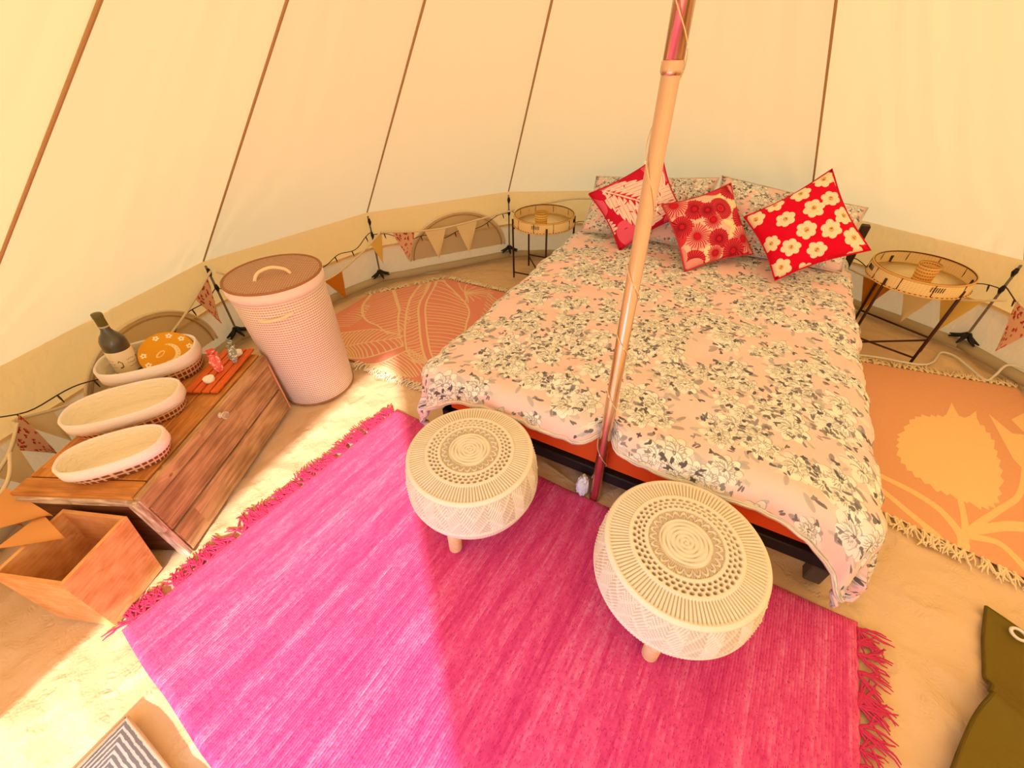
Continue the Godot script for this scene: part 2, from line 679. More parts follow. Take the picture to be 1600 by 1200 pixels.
func bed() -> void:
	mats.floral = mat(Color.WHITE, 0.92, floral_tex(), noise_tex(0.05, 31, 256, 3), 0.12)
	mats.floral.rim_enabled = true
	mats.floral.rim = 0.2
	var orange := mat(lin(0.85, 0.11, 0.015), 0.7)
	var turn := atan2(-BU.z, BU.x)
	var t := thing("double_bed", "low double bed, black metal frame and orange mattress base showing under the duvet", "bed", Vector3.ZERO, turn)
	# in the bed's own axes: x across, -z towards the head
	var fr := begin()
	box(fr, Vector3(0.015, 0.12, -0.052), Vector3(1.66, 0.06, 0.05), 0.004)
	put("foot_rail", done(fr), mats.black, t)
	for s in [-1.0, 1.0]:
		put("side_rail", box_mesh(Vector3(0.015 + s * 0.80, 0.12, -1.06), Vector3(0.05, 0.06, 2.06), 0.004), mats.black, t)
	put("head_rail", box_mesh(Vector3(0.015, 0.12, -2.10), Vector3(1.66, 0.06, 0.05), 0.004), mats.black, t)
	for s in [-1.0, 1.0]:
		put("leg", box_mesh(Vector3(0.015 + s * 0.80, 0.046, -0.052), Vector3(0.055, 0.092, 0.055), 0.004), mat(lin(0.10, 0.07, 0.04), 0.5), t)
		put("head_post", box_mesh(Vector3(0.015 + s * 0.845, 0.315, -2.11), Vector3(0.045, 0.63, 0.045), 0.005), mat(lin(0.05, 0.025, 0.015), 0.5), t)
	put("mattress_base", box_mesh(Vector3(0.0, 0.245, -1.05), Vector3(1.56, 0.19, 2.0), 0.012), orange, t)
	put("mattress", box_mesh(Vector3(0.0, 0.375, -1.06), Vector3(1.52, 0.07, 2.0), 0.03), mats.cream, t)
	put("bolt", done(lathe([Vector2(0.0, 0.0), Vector2(0.007, 0.001), Vector2(0.006, 0.004), Vector2(0.0, 0.005)], 12)), mat(lin(0.5, 0.5, 0.5), 0.3), t, Transform3D(Basis(), Vector3(0.80, 0.15, -0.05)))

	var fn := FastNoiseLite.new()
	fn.seed = 14
	fn.frequency = 1.0
	fn.fractal_octaves = 2
	var W := 0.785
	var L0 := 0.02
	var L1 := 2.06
	var OL := 0.34
	var OR := 0.36
	var OF := 0.135
	var H := 0.455
	var R := 0.075
	var f := func(a: float, b: float) -> Vector3:
		var s := lerpf(-W - OL, W + OR, a)
		var drop := OF + 0.012 * sin(a * 9.0) + 0.175 * smoothstep(0.60, 0.92, s) + 0.13 * smoothstep(-0.60, -0.90, s)
		var tt := lerpf(L0 - drop, L1, b)
		var ex := signf(s) * maxf(absf(s) - W, 0.0)
		var ez := minf(tt - L0, 0.0)
		var e := Vector2(ex, ez).length()
		var u := clampf(s, -W, W)
		var v := maxf(tt, L0)
		var h := H + 0.016 * fn.get_noise_2d(s * 2.4, tt * 2.4) + 0.007 * fn.get_noise_2d(s * 6.0 + 30.0, tt * 6.0)
		if e > 0.0001:
			var d := Vector2(ex, ez) / e
			var am := 1.42
			var an := minf(e / R, am)
			var o := R * sin(an)
			var dn := R * (1.0 - cos(an))
			var rest := maxf(0.0, e - R * am)
			o += rest * cos(am) 
			dn += rest * sin(am)
			# folds in what hangs
			var along := tt if absf(d.x) > absf(d.y) else s
			var fold := sin(along * 17.0 + fn.get_noise_1d(along * 2.0) * 4.0) * 0.5 + fn.get_noise_2d(along * 5.0, e * 2.0 + 5.0)
			o += fold * 0.035 * clampf(rest * 5.0, 0.0, 1.0) + 0.018 * fn.get_noise_2d(along * 7.0 + 60.0, 3.0) * clampf(e * 12.0, 0.0, 1.0)
			u += d.x * o
			v += d.y * o
			h -= dn
		# the pole stands hard against the foot and dents the quilt
		if v < 0.045 and absf(u) < 0.2:
			v += (0.045 - v) * exp(-pow(u / 0.045, 2.0))
		return Vector3(u, maxf(h, 0.032), -v)
	var dv := thing("duvet", "pink duvet cover printed with white and grey blossoms spread over the double bed", "duvet", Vector3.ZERO, turn)
	var rep := 0.95
	put("cover", sheet_mesh(150, 150, f, Vector2((2 * W + OL + OR) / rep, (L1 - L0 + OF) / rep)), mats.floral, dv)
	# rolled hem along both sides and the foot, and the soft underside
	var hem := []
	for k in 61:
		hem.append(f.call(0.0, 1.0 - k / 60.0))
	for k in range(1, 121):
		hem.append(f.call(k / 120.0, 0.0))
	for k in range(1, 61):
		hem.append(f.call(1.0, k / 60.0))
	put("hem", done(tube(begin(), hem, 0.010, 8)), mats.floral, dv)

# ---------------------------------------------------------------- pillows
func pillow_mesh(c: Array, thick: float, n := 26, pinch := 0.07, seed_ := 1) -> ArrayMesh:
	# c: left-bottom, right-bottom, right-top, left-top seen from the front
	var fn := FastNoiseLite.new()
	fn.seed = seed_
	fn.frequency = 1.0
	var nrm: Vector3 = (c[1] - c[0]).cross(c[3] - c[0]).normalized()
	var st := begin()
	var mid: Vector3 = (c[0] + c[1] + c[2] + c[3]) / 4.0
	for side in [1.0, -1.0]:
		var f := func(u: float, v: float) -> Vector3:
			if side < 0.0:
				u = 1.0 - u
			var p: Vector3 = c[0].lerp(c[1], u).lerp(c[3].lerp(c[2], u), v)
			var x := 2.0 * u - 1.0
			var y := 2.0 * v - 1.0
			var k := pinch * ((1.0 - x * x) * y * y + (1.0 - y * y) * x * x)
			p = p.lerp(mid, k)
			var bulge := pow(maxf(0.0, (1.0 - x * x) * (1.0 - y * y)), 0.42)
			var w := 1.0 + 0.25 * fn.get_noise_2d(u * 2.2 + side * 9.0, v * 2.2)
			return p + nrm * side * thick * 0.5 * bulge * w
		sheet(n, n, f, Vector2.ONE, null, st)
	return done(st)

func piping(c: Array, pinch: float, r := 0.005) -> ArrayMesh:
	var mid: Vector3 = (c[0] + c[1] + c[2] + c[3]) / 4.0
	var pts := []
	for e in 4:
		for k in 12:
			var t := k / 12.0
			var x := 2.0 * t - 1.0
			var p: Vector3 = c[e].lerp(c[(e + 1) % 4], t)
			pts.append(p.lerp(mid, pinch * (1.0 - x * x)))
	pts.append(pts[0])
	return done(tube(begin(), pts, r, 6))

func cushion(called: String, label: String, c: Array, thick: float, m: Material, trim: Material, seed_: int, category := "cushion", pinch := 0.07, group := "") -> void:
	var mid: Vector3 = (c[0] + c[1] + c[2] + c[3]) / 4.0
	var low: float = minf(minf(c[0].y, c[1].y), minf(c[2].y, c[3].y))
	var base := Vector3(mid.x, low, mid.z)
	var cc := []
	for p in c:
		cc.append(p - base)
	var t := thing(called, label, category, base, 0.0, group)
	put("pad", pillow_mesh(cc, thick, 26, pinch, seed_), m, t)
	put("seam_edge", piping(cc, pinch), trim, t)

func pillows_and_cushions() -> void:
	var pf: StandardMaterial3D = mats.floral.duplicate()
	pf.uv1_scale = Vector3(1.05, 0.75, 1)
	cushion("bed_pillow", "floral pillow at the bed head, the left one, behind the leaf cushion", [bp(-0.79, 0.47, 1.74), bp(-0.02, 0.47, 1.74), bp(0.0, 0.835, 1.98), bp(-0.79, 0.775, 1.96)], 0.17, pf, pf, 2, "pillow", 0.05, "bed pillows")
	cushion("bed_pillow", "floral pillow at the bed head, the right one, behind the poppy cushion", [bp(0.03, 0.47, 1.76), bp(0.79, 0.46, 1.76), bp(0.81, 0.745, 2.02), bp(0.01, 0.845, 2.00)], 0.17, pf, pf, 3, "pillow", 0.05, "bed pillows")
	# leaf cushion
	var n := 384
	var red := Color8(214, 20, 62)
	var im := canvas_img(n, n, red)
	var pinkish := Color8(252, 226, 222)
	var r := RandomNumberGenerator.new()
	r.seed = 5
	var rose := Color8(244, 96, 132)
	ell(im, 330, 90, 90, 70, 0.4, rose)
	ell(im, 60, 350, 110, 60, 0.5, rose)
	# broad split leaves: long pale fingers fanning from two ribs, red showing between them
	for rib in [[Vector2(20, 60), Vector2(250, 250), 190.0], [Vector2(360, 130), Vector2(170, 384), 150.0]]:
		var a: Vector2 = rib[0]
		var b: Vector2 = rib[1]
		var ax := (b - a).normalized()
		for k in 9:
			var o := a.lerp(b, (k + 0.3) / 9.0)
			for s in [-1.0, 1.0]:
				var dir: Vector2 = (ax * 0.75 + ax.orthogonal() * s * 0.8).normalized()
				var len_: float = rib[2] * (0.55 + 0.45 * sin(PI * (k + 0.5) / 9.0))
				var q: Vector2 = o + dir * len_ * 0.5
				ell(im, clampf(q.x, 30, 354), clampf(q.y, 30, 354), len_ * 0.5, 13.5, dir.angle() + 0.12 * s, pinkish)
				ell(im, clampf(q.x, 30, 354), clampf(q.y, 30, 354), len_ * 0.36, 1.8, dir.angle() + 0.12 * s, Color8(232, 150, 160))
		stroke(im, [a, b], 5, 4, pinkish)
	for k in 30:
		ell(im, r.randf_range(20, 364), r.randf_range(20, 364), r.randf_range(8, 20), 3.0, r.randf() * TAU, Color8(206, 30, 66))
	ell(im, 40, 30, 46, 20, 0.6, red)
	var cam := Vector3(-0.4474, 1.5376, 0.9952)
	var weave := noise_tex(0.12, 41, 256, 2)
	var far_ := []
	for p in [Vector3(0.368, 0.755, -1.722), Vector3(0.538, 0.46, -1.490), Vector3(0.898, 0.684, -1.438), Vector3(0.774, 0.98, -1.648)]:
		far_.append(p + (p - cam).normalized() * 0.03)
	cushion("cushion", "square cushion with big pale pink leaves on red, leaning left of the pole", far_, 0.13, mat(Color.WHITE, 0.9, tex(im), weave, 0.1), mat(Color8(200, 30, 60)), 4, "cushion", 0.10)
	# line flowers
	im = canvas_img(n, n, Color8(244, 206, 190))
	for p in [[0.1, 0.05], [0.32, 0.9], [0.72, 0.78], [0.9, 0.35]]:
		ell(im, p[0] * n, p[1] * n, 46, 46, 0, Color8(250, 232, 190))
	ell(im, 0.13 * n, 0.72 * n, 34, 28, 0.3, Color8(252, 236, 176))
	ell(im, 0.56 * n, 0.72 * n, 40, 16, 0.9, Color8(252, 236, 186))
	var spots := [[0.22, 0.32, 40, 1], [0.32, 0.66, 42, 2], [0.6, 0.24, 46, 0], [0.72, 0.5, 36, 1], [0.52, 0.94, 44, 1], [0.06, 0.94, 44, 1], [0.93, 0.12, 42, 1], [0.8, 0.88, 46, 0], [0.06, 0.1, 46, 0], [0.45, 0.5, 30, 0], [0.93, 0.7, 44, 1], [0.9, 0.42, 28, 0], [0.4, 0.08, 40, 1], [0.3, 0.47, 30, 1]]
	for s in spots:
		var c := Vector2(s[0], s[1]) * n
		var kind: int = s[3]
		var rad: float = s[2] * 1.5
		ell(im, c.x, c.y, rad, rad * 0.95, 0.0, [Color8(242, 160, 156), Color8(226, 62, 78), Color8(222, 70, 80)][kind])
		for k in 26:
			var a := TAU * k / 26.0
			var d := Vector2(cos(a), sin(a))
			if kind == 2:
				stroke(im, [c + d * rad * 0.3, c + d.rotated(0.9) * rad * 0.75, c + d.rotated(1.3) * rad * 1.0], 1.6, 1.2, Color8(172, 22, 50))
			else:
				stroke(im, [c + d * rad * 0.15, c + d.rotated(0.12) * rad * 0.6, c + d * rad * (0.9 + 0.18 * (k % 2))], 2.0, 1.6, Color8(188, 20, 46) if kind == 0 else Color8(150, 16, 44))
		ell(im, c.x, c.y, rad * 0.22, rad * 0.22, 0.0, Color8(214, 24, 52))
	cushion("cushion", "square cushion with crimson line-drawn flowers on cream, middle of the three bright cushions", [Vector3(0.722, 0.759, -1.407), Vector3(0.811, 0.46, -1.125), Vector3(1.237, 0.52, -1.166), Vector3(1.157, 0.839, -1.467)], 0.14, mat(Color.WHITE, 0.9, tex(im), weave, 0.1), mat(Color8(206, 60, 70)), 6, "cushion", 0.10)
	# poppies
	im = canvas_img(n, n, Color8(232, 0, 50))
	for q in [[0.06, 0.89], [0.1, 0.61], [0.06, 0.32], [0.12, 0.07], [0.33, 0.86], [0.37, 0.65], [0.34, 0.35], [0.58, 0.49], [0.68, 0.72], [0.58, 0.91], [0.85, 0.91], [0.55, 0.09], [0.71, 0.27], [0.85, 0.51], [0.9, 0.09]]:
		var c := Vector2(q[0], q[1]) * n
		var a0 := r.randf() * TAU
		for k in 6:
			var a := a0 + TAU * k / 6.0
			ell(im, c.x + cos(a) * 24.0 * r.randf_range(0.85, 1.1), c.y + sin(a) * 24.0, 19.0 * r.randf_range(0.85, 1.15), 17.0, a, Color8(255, 238, 208))
		ell(im, c.x, c.y, 28, 27, 0, Color8(255, 238, 208))
		ell(im, c.x, c.y, 12, 11, 0, Color8(238, 190, 130))
		for k in 5:
			ell(im, c.x + r.randf_range(-6, 6), c.y + r.randf_range(-6, 6), 2.2, 2.2, 0, Color8(150, 120, 40))
	cushion("cushion", "bright red cushion printed with cream poppies, nearest the right-hand side table", [Vector3(1.186, 0.699, -1.285), Vector3(1.252, 0.46, -0.939), Vector3(1.603, 0.66, -0.808), Vector3(1.547, 0.952, -1.207)], 0.15, mat(Color.WHITE, 0.9, tex(im), weave, 0.1), mat(Color8(214, 0, 46)), 7, "cushion", 0.10)

# ---------------------------------------------------------------- rugs
func tassel_mesh(seed_: int, length: float, strands: int, rad: float, spread: float) -> ArrayMesh:
	# a knot at the origin and loose strands running out along +x, lying on the floor
	var r := RandomNumberGenerator.new()
	r.seed = seed_
	var st := begin()
	lathe_at(st, Vector3(0.004, rad * 1.7, 0), rad * 1.9)
	for k in strands:
		var a := (float(k) / maxi(1, strands - 1) - 0.5) * spread + r.randf_range(-0.15, 0.15)
		var l := length * r.randf_range(0.7, 1.1)
		var pts := []
		var p := Vector3(0, rad * 1.6, 0)
		for j in 7:
			pts.append(p)
			a += r.randf_range(-0.35, 0.35)
			p += Vector3(cos(a), 0, sin(a)) * l / 6.0
			p.y = rad * (1.1 + 1.6 * r.randf() * (1.0 if j < 5 else 0.2))
		tube(st, pts, [rad, rad, rad, rad * 0.95, rad * 0.9, rad * 0.75, rad * 0.5], 5)
	return done(st)

func lathe_at(st: SurfaceTool, c: Vector3, r: float) -> void:
	st.set_smooth_group(0)
	for j in 5:
		for i in 8:
			for k in [[0, 0], [1, 1], [1, 0], [0, 0], [0, 1], [1, 1]]:
				var a: float = -TAU * (i + k[0]) / 8.0
				var e: float = -PI / 2 + PI * (j + k[1]) / 5.0
				st.set_uv(Vector2.ZERO)
				st.add_vertex(c + Vector3(cos(e) * cos(a), sin(e) * 0.8, cos(e) * sin(a)) * r)

func fringe(t: Node3D, from: Vector3, to: Vector3, outward: Vector3, count: int, variants: Array, m: Material, jitter := 0.25, called := "tassel") -> void:
	for k in count:
		var p := from.lerp(to, (k + 0.5 + rng.randf_range(-0.2, 0.2)) / count)
		var a := atan2(-outward.z, outward.x) + rng.randf_range(-jitter, jitter)
		var s := rng.randf_range(0.8, 1.2)
		put(called, variants[rng.randi() % variants.size()], m, t, Transform3D(Basis(Vector3.UP, a).scaled(Vector3(s, 1, s)), p))

func pink_rug() -> void:
	var A := Vector3(-0.91, 0, -0.691)
	var B := Vector3(0.741, 0, 0.602)
	var C := Vector3(-1.763, 0, 0.296)
	var D := Vector3(-0.065, 0, 1.62)
	var fn := FastNoiseLite.new()
	fn.seed = 33
	fn.frequency = 1.0
	fn.fractal_octaves = 3
	var w := 1280
	var h := 512
	var im := canvas_img(w, h, Color.BLACK)
	var hm := canvas_img(w, h, Color.BLACK)
	var deep := lin(0.66, 0.035, 0.18)
	var mid := lin(0.82, 0.085, 0.26)
	var pale := lin(0.90, 0.25, 0.42)
	for x in w:
		var strip := int(x / 5)
		var band := fn.get_noise_1d(strip * 0.11) * 1.1 + fn.get_noise_1d(strip * 0.9 + 300.0) * 0.5
		var ridge := sin(PI * (x % 5 + 0.5) / 5.0)
		for y in h:
			var s := fn.get_noise_2d(strip * 1.7, y * 0.018) + 0.6 * fn.get_noise_2d(strip * 3.1 + 50.0, y * 0.11)
			var t := 0.50 + band * 0.42 + s * 0.45
			var c := deep.lerp(mid, clampf(t * 1.7, 0.0, 1.0)).lerp(pale, clampf(t * 1.6 - 0.9, 0.0, 1.0))
			if fn.get_noise_2d(x * 0.6 + 90.0, y * 0.14) > 0.47:
				c = c.lerp(lin(0.40, 0.006, 0.12), 0.75)
			im.set_pixel(x, y, c)
			var v := clampf(ridge * 0.75 + 0.25 * fn.get_noise_2d(strip * 5.0, y * 0.3), 0.0, 1.0)
			hm.set_pixel(x, y, Color(v, v, v))
	mats.pink = mat(Color.WHITE, 0.95, tex(im), tex(hm), 0.35)
	mats.pink.rim_enabled = true
	mats.pink.rim = 0.35
	var f := func(u: float, v: float) -> Vector3:
		# the long near edge bows out a little
		var bow := 0.035 * sin(PI * u) * v + 0.012 * fn.get_noise_1d(u * 3.0 + 8.0) * (v - 0.5)
		var p := A.lerp(B, u).lerp(C.lerp(D, u), v + bow)
		var e := minf(minf(u * 2.1, (1.0 - u) * 2.1), minf(v, 1.0 - v) * 1.3)
		p.y = 0.001 + 0.011 * smoothstep(0.0, 0.012, e) + 0.003 * maxf(0.0, fn.get_noise_2d(u * 2.5 + 9.0, v * 1.6)) * smoothstep(0.0, 0.1, e)
		return p
	var t := thing("rug", "hot pink woven rag rug with tasselled ends lying in front of the bed", "rug")
	put("woven_body", sheet_mesh(150, 90, func(u: float, v: float) -> Vector3: return f.call(u, 1.0 - v), Vector2(1, 1)), mats.pink, t)
	var va := []
	for k in 6:
		va.append(tassel_mesh(200 + k, 0.085, 11, 0.0032, 1.5))
	var tm := mat(lin(0.62, 0.04, 0.13), 0.95)
	var left := (A - B).normalized()
	fringe(t, A.lerp(C, 0.01) - left * 0.006, A.lerp(C, 0.985) - left * 0.006, left, 38, va, tm, 0.9)
	fringe(t, B.lerp(D, 0.0) + left * 0.006, B.lerp(D, 1.0) + left * 0.006, -left, 26, va, tm, 0.7)

func rug_uv(u0: float, u1: float, bot: Callable, top: Callable, pts: Array, n: int) -> Array:
	var out := []
	for p in pts:
		var a: float = (p[0] - u0) / (u1 - u0)
		var lo: float = bot.call(a)
		var hi: float = top.call(a)
		out.append(Vector2(a * n, (1.0 - (p[1] - lo) / (hi - lo)) * n))
	return out

func curve2(pts: Array, n := 24) -> Array:
	var p3 := []
	for p in pts:
		p3.append(Vector3(p.x, p.y, 0))
	var out := []
	for p in bez(p3, n):
		out.append(Vector2(p.x, p.y))
	return out

func rug_body(t: Node3D, u0: float, u1: float, bot: Callable, top: Callable, m: Material, seed_: int) -> void:
	var fn := FastNoiseLite.new()
	fn.seed = seed_
	fn.frequency = 1.0
	var f := func(a: float, b: float) -> Vector3:
		var u := lerpf(u0, u1, a)
		var v := lerpf(top.call(a), bot.call(a), 1.0 - b)
		var e := minf(minf(a, 1.0 - a), minf(b, 1.0 - b)) * 1.2
		return bp(u, 0.001 + 0.008 * smoothstep(0.0, 0.012, e) + 0.004 * maxf(0.0, fn.get_noise_2d(u * 2.5, v * 2.5)), v)
	var g := func(a: float, b: float) -> Vector3: return f.call(a, b)
	var st := begin()
	st.set_smooth_group(0)
	var n := 70
	for j in n:
		for i in n:
			for k in [[0, 0], [1, 1], [1, 0], [0, 0], [0, 1], [1, 1]]:
				var a: float = float(i + k[0]) / n
				var b: float = float(j + k[1]) / n
				st.set_uv(Vector2(a, 1.0 - b))
				st.add_vertex(g.call(a, b))
	put("woven_body", done(st), m, t)

func small_rugs() -> void:
	var n := 1024
	var cream := Color8(246, 206, 160)
	# leaf rug on the left: tufted cream lines on terracotta
	var terra := Color8(236, 148, 122)
	var im := canvas_img(n, n, terra)
	var hm := canvas_img(n, n, Color8(90, 90, 90))
	var lo := func(a: float) -> float: return 0.235 + 0.02 * a
	var hi := func(a: float) -> float: return minf(1.45, 0.92 + a * 1.9)
	var U0 := -2.23
	var U1 := -0.80
	var line := func(pts: Array, r := 6.0) -> void:
		var q := curve2(rug_uv(U0, U1, lo, hi, pts, n))
		stroke(im, q, r, r * 0.8, cream)
		stroke(hm, q, r, r * 0.8, Color.WHITE)
	var veins := func(mid: Array, edge: Array, k: int, r := 4.0) -> void:
		# side veins run from the midrib to the leaf's edge, set slightly forward
		var a := curve2(rug_uv(U0, U1, lo, hi, mid, n), 60)
		var b := curve2(rug_uv(U0, U1, lo, hi, edge, n), 60)
		for i in k:
			var t := (i + 0.5) / k
			var p: Vector2 = a[int(t * 60)]
			var q: Vector2 = b[int(clampf(t + 0.06, 0, 1) * 60)]
			var c := (p + q) * 0.5 + (q - p).orthogonal() * 0.06
			stroke(im, curve2([p, c, q], 12), r, r, cream)
			stroke(hm, curve2([p, c, q], 12), r, r, Color.WHITE)
	var a_mid := [[-1.935, 1.359], [-1.78, 1.037], [-1.583, 0.776], [-1.367, 0.537], [-1.236, 0.429]]
	var a_mid2 := []
	for p in a_mid:
		a_mid2.append([p[0] + 0.045, p[1] + 0.02])
	line.call(a_mid, 7.0)
	line.call(a_mid2, 6.0)
	var a_right := [[-1.88, 1.36], [-1.42, 1.14], [-1.28, 0.92], [-1.16, 0.66], [-1.10, 0.44]]
	line.call(a_right)
	veins.call(a_mid2, a_right, 28)
	var a_left := [[-1.971, 1.302], [-1.86, 1.0], [-1.68, 0.74], [-1.47, 0.50], [-1.319, 0.40]]
	line.call(a_left)
	veins.call(a_mid, a_left, 32)
	var b_mid := [[-2.168, 1.118], [-1.989, 0.991], [-1.803, 0.813], [-1.617, 0.603]]
	line.call(b_mid, 7.0)
	var b_left := [[-2.221, 0.99], [-2.13, 0.78], [-1.957, 0.638], [-1.70, 0.575]]
	line.call(b_left)
	veins.call(b_mid, b_left, 22)
	var b_right := [[-2.10, 1.2], [-2.0, 1.22], [-1.856, 0.999], [-1.673, 0.779], [-1.617, 0.603]]
	veins.call(b_mid, b_right, 22)
	var c_mid := [[-1.98, 0.27], [-1.865, 0.309], [-1.758, 0.421], [-1.579, 0.579]]
	line.call(c_mid, 6.0)
	var c_up := [[-2.08, 0.35], [-1.96, 0.46], [-1.80, 0.58], [-1.579, 0.60]]
	line.call(c_up)
	veins.call(c_mid, c_up, 20)
	var c_dn := [[-1.90, 0.24], [-1.74, 0.25], [-1.628, 0.30], [-1.503, 0.508]]
	line.call(c_dn)
	veins.call(c_mid, c_dn, 20)
	var d_mid := [[-1.60, 0.24], [-1.513, 0.30], [-1.469, 0.42], [-1.441, 0.5]]
	line.call(d_mid)
	veins.call(d_mid, [[-1.40, 0.24], [-1.30, 0.26], [-1.22, 0.30], [-1.20, 0.42]], 16)
	veins.call([[-2.2, 0.40], [-2.16, 0.55], [-2.15, 0.7], [-2.14, 0.8]], [[-2.0, 0.5], [-2.0, 0.6], [-2.02, 0.68], [-2.08, 0.8]], 12)
	veins.call([[-2.23, 0.30], [-2.1, 0.30], [-2.05, 0.28]], [[-2.23, 0.42], [-2.15, 0.45], [-2.08, 0.40]], 8)
	veins.call([[-1.545, 1.302], [-1.54, 1.30], [-1.545, 1.29]], [[-1.75, 1.42], [-1.35, 1.40], [-1.45, 1.16]], 12)
	veins.call([[-1.2, 1.30], [-1.0, 0.8], [-0.95, 0.4]], [[-1.4, 1.42], [-1.2, 0.95], [-1.08, 0.5]], 22)
	veins.call([[-1.2, 1.30], [-1.0, 0.8], [-0.95, 0.4]], [[-0.9, 1.4], [-0.82, 0.95], [-0.82, 0.5]], 22)
	var m := mat(Color.WHITE, 0.95, tex(im), tex(hm), 0.3)
	m.rim_enabled = true
	m.rim = 0.25
	var t := thing("small_rug", "terracotta rug with raised cream leaf veins and cream fringe, between hamper and bed", "rug")
	rug_body(t, U0, U1, lo, hi, m, 3)
	var va := []
	for k in 5:
		va.append(tassel_mesh(300 + k, 0.075, 5, 0.0035, 0.9))
	var fm := mat(Color8(246, 224, 190), 0.95)
	fringe(t, bp(-1.66, 0.0, 0.255), bp(U1, 0.0, 0.272), -BV, 32, va, fm, 0.3)
	fringe(t, bp(-1.82, 0.0, 1.45), bp(U1, 0.0, 1.465), BV, 42, va, fm, 0.3)
	fringe(t, bp(-2.225, 0.0, 0.93), bp(-1.84, 0.0, 1.44), (BV * 0.6 - BU * 0.8).normalized(), 16, va, fm, 0.3)

	# flower rug on the right: flat cream silhouettes on soft orange
	im = canvas_img(n, n, Color8(234, 168, 122))
	var lo2 := func(a: float) -> float: return 0.53 - 0.20 * a
	var hi2 := func(a: float) -> float: return 1.61 + 0.13 * a
	U0 = 0.86
	U1 = 1.80
	var c2 := Color8(250, 206, 142)
	var poly := func(pts: Array, jag: float) -> void:
		var q := curve2(rug_uv(U0, U1, lo2, hi2, pts + [pts[0]], n), 110)
		var mid := Vector2.ZERO
		for p in q:
			mid += p / q.size()
		var out := []
		for i in q.size():
			out.append(mid + (q[i] - mid) * (1.0 + jag * (0.5 - fposmod(i * 0.31, 1.0))))
		fill_poly(im, out, c2)
	poly.call([[1.185, 1.018], [1.256, 1.177], [1.334, 1.25], [1.413, 1.285], [1.523, 1.33], [1.562, 1.22], [1.561, 1.08], [1.533, 0.902], [1.484, 0.745], [1.419, 0.69], [1.339, 0.704], [1.26, 0.721], [1.19, 0.79], [1.165, 0.90]], 0.10)
	fill_poly(im, rug_uv(U0, U1, lo2, hi2, [[1.40, 1.26], [1.455, 1.42], [1.47, 1.27]], n), c2)
	fill_poly(im, rug_uv(U0, U1, lo2, hi2, [[1.47, 1.27], [1.55, 1.40], [1.53, 1.27]], n), c2)
	for s in [[[[1.358, 0.717], [1.345, 0.558], [1.311, 0.40]], 11.0, 13.0], [[[1.33, 0.50], [1.40, 0.60], [1.484, 0.711], [1.58, 0.85], [1.66, 1.1]], 12.0, 9.0], [[[0.95, 0.75], [1.079, 0.694], [1.198, 0.651], [1.276, 0.594], [1.321, 0.494], [1.314, 0.41]], 10.0, 20.0], [[[0.95, 0.70], [1.077, 0.605], [1.16, 0.526], [1.234, 0.458], [1.295, 0.40]], 13.0, 16.0], [[[1.34, 0.52], [1.458, 0.610], [1.545, 0.655], [1.7, 0.70]], 14.0, 22.0], [[[1.34, 0.50], [1.438, 0.521], [1.493, 0.44], [1.53, 0.38]], 10.0, 18.0]]:
		stroke(im, curve2(rug_uv(U0, U1, lo2, hi2, s[0], n), 30), s[1], s[2], c2)
	fill_poly(im, rug_uv(U0, U1, lo2, hi2, [[1.60, 1.40], [1.66, 1.28], [1.72, 1.30], [1.74, 1.20], [1.70, 1.0], [1.655, 0.96], [1.615, 1.08]], n), c2)
	fill_poly(im, rug_uv(U0, U1, lo2, hi2, [[1.685, 1.40], [1.78, 1.52], [1.87, 1.50], [1.84, 1.25], [1.74, 1.22]], n), c2)
	m = mat(Color.WHITE, 0.95, tex(im), noise_tex(0.15, 50, 256, 2), 0.15)
	m.uv1_scale = Vector3.ONE
	m.rim_enabled = true
	m.rim = 0.25
	t = thing("small_rug", "soft orange rug with a big cream flower silhouette, right of the bed", "rug")
	rug_body(t, U0, U1, lo2, hi2, m, 4)
	var fm2 := mat(Color8(246, 222, 178), 0.95)
	fringe(t, bp(U0, 0.0, 0.53), bp(U1, 0.0, 0.335), -BV, 40, va, fm2, 0.3)
	fringe(t, bp(U0, 0.0, 1.605), bp(U1, 0.0, 1.735), BV, 36, va, fm2, 0.4)

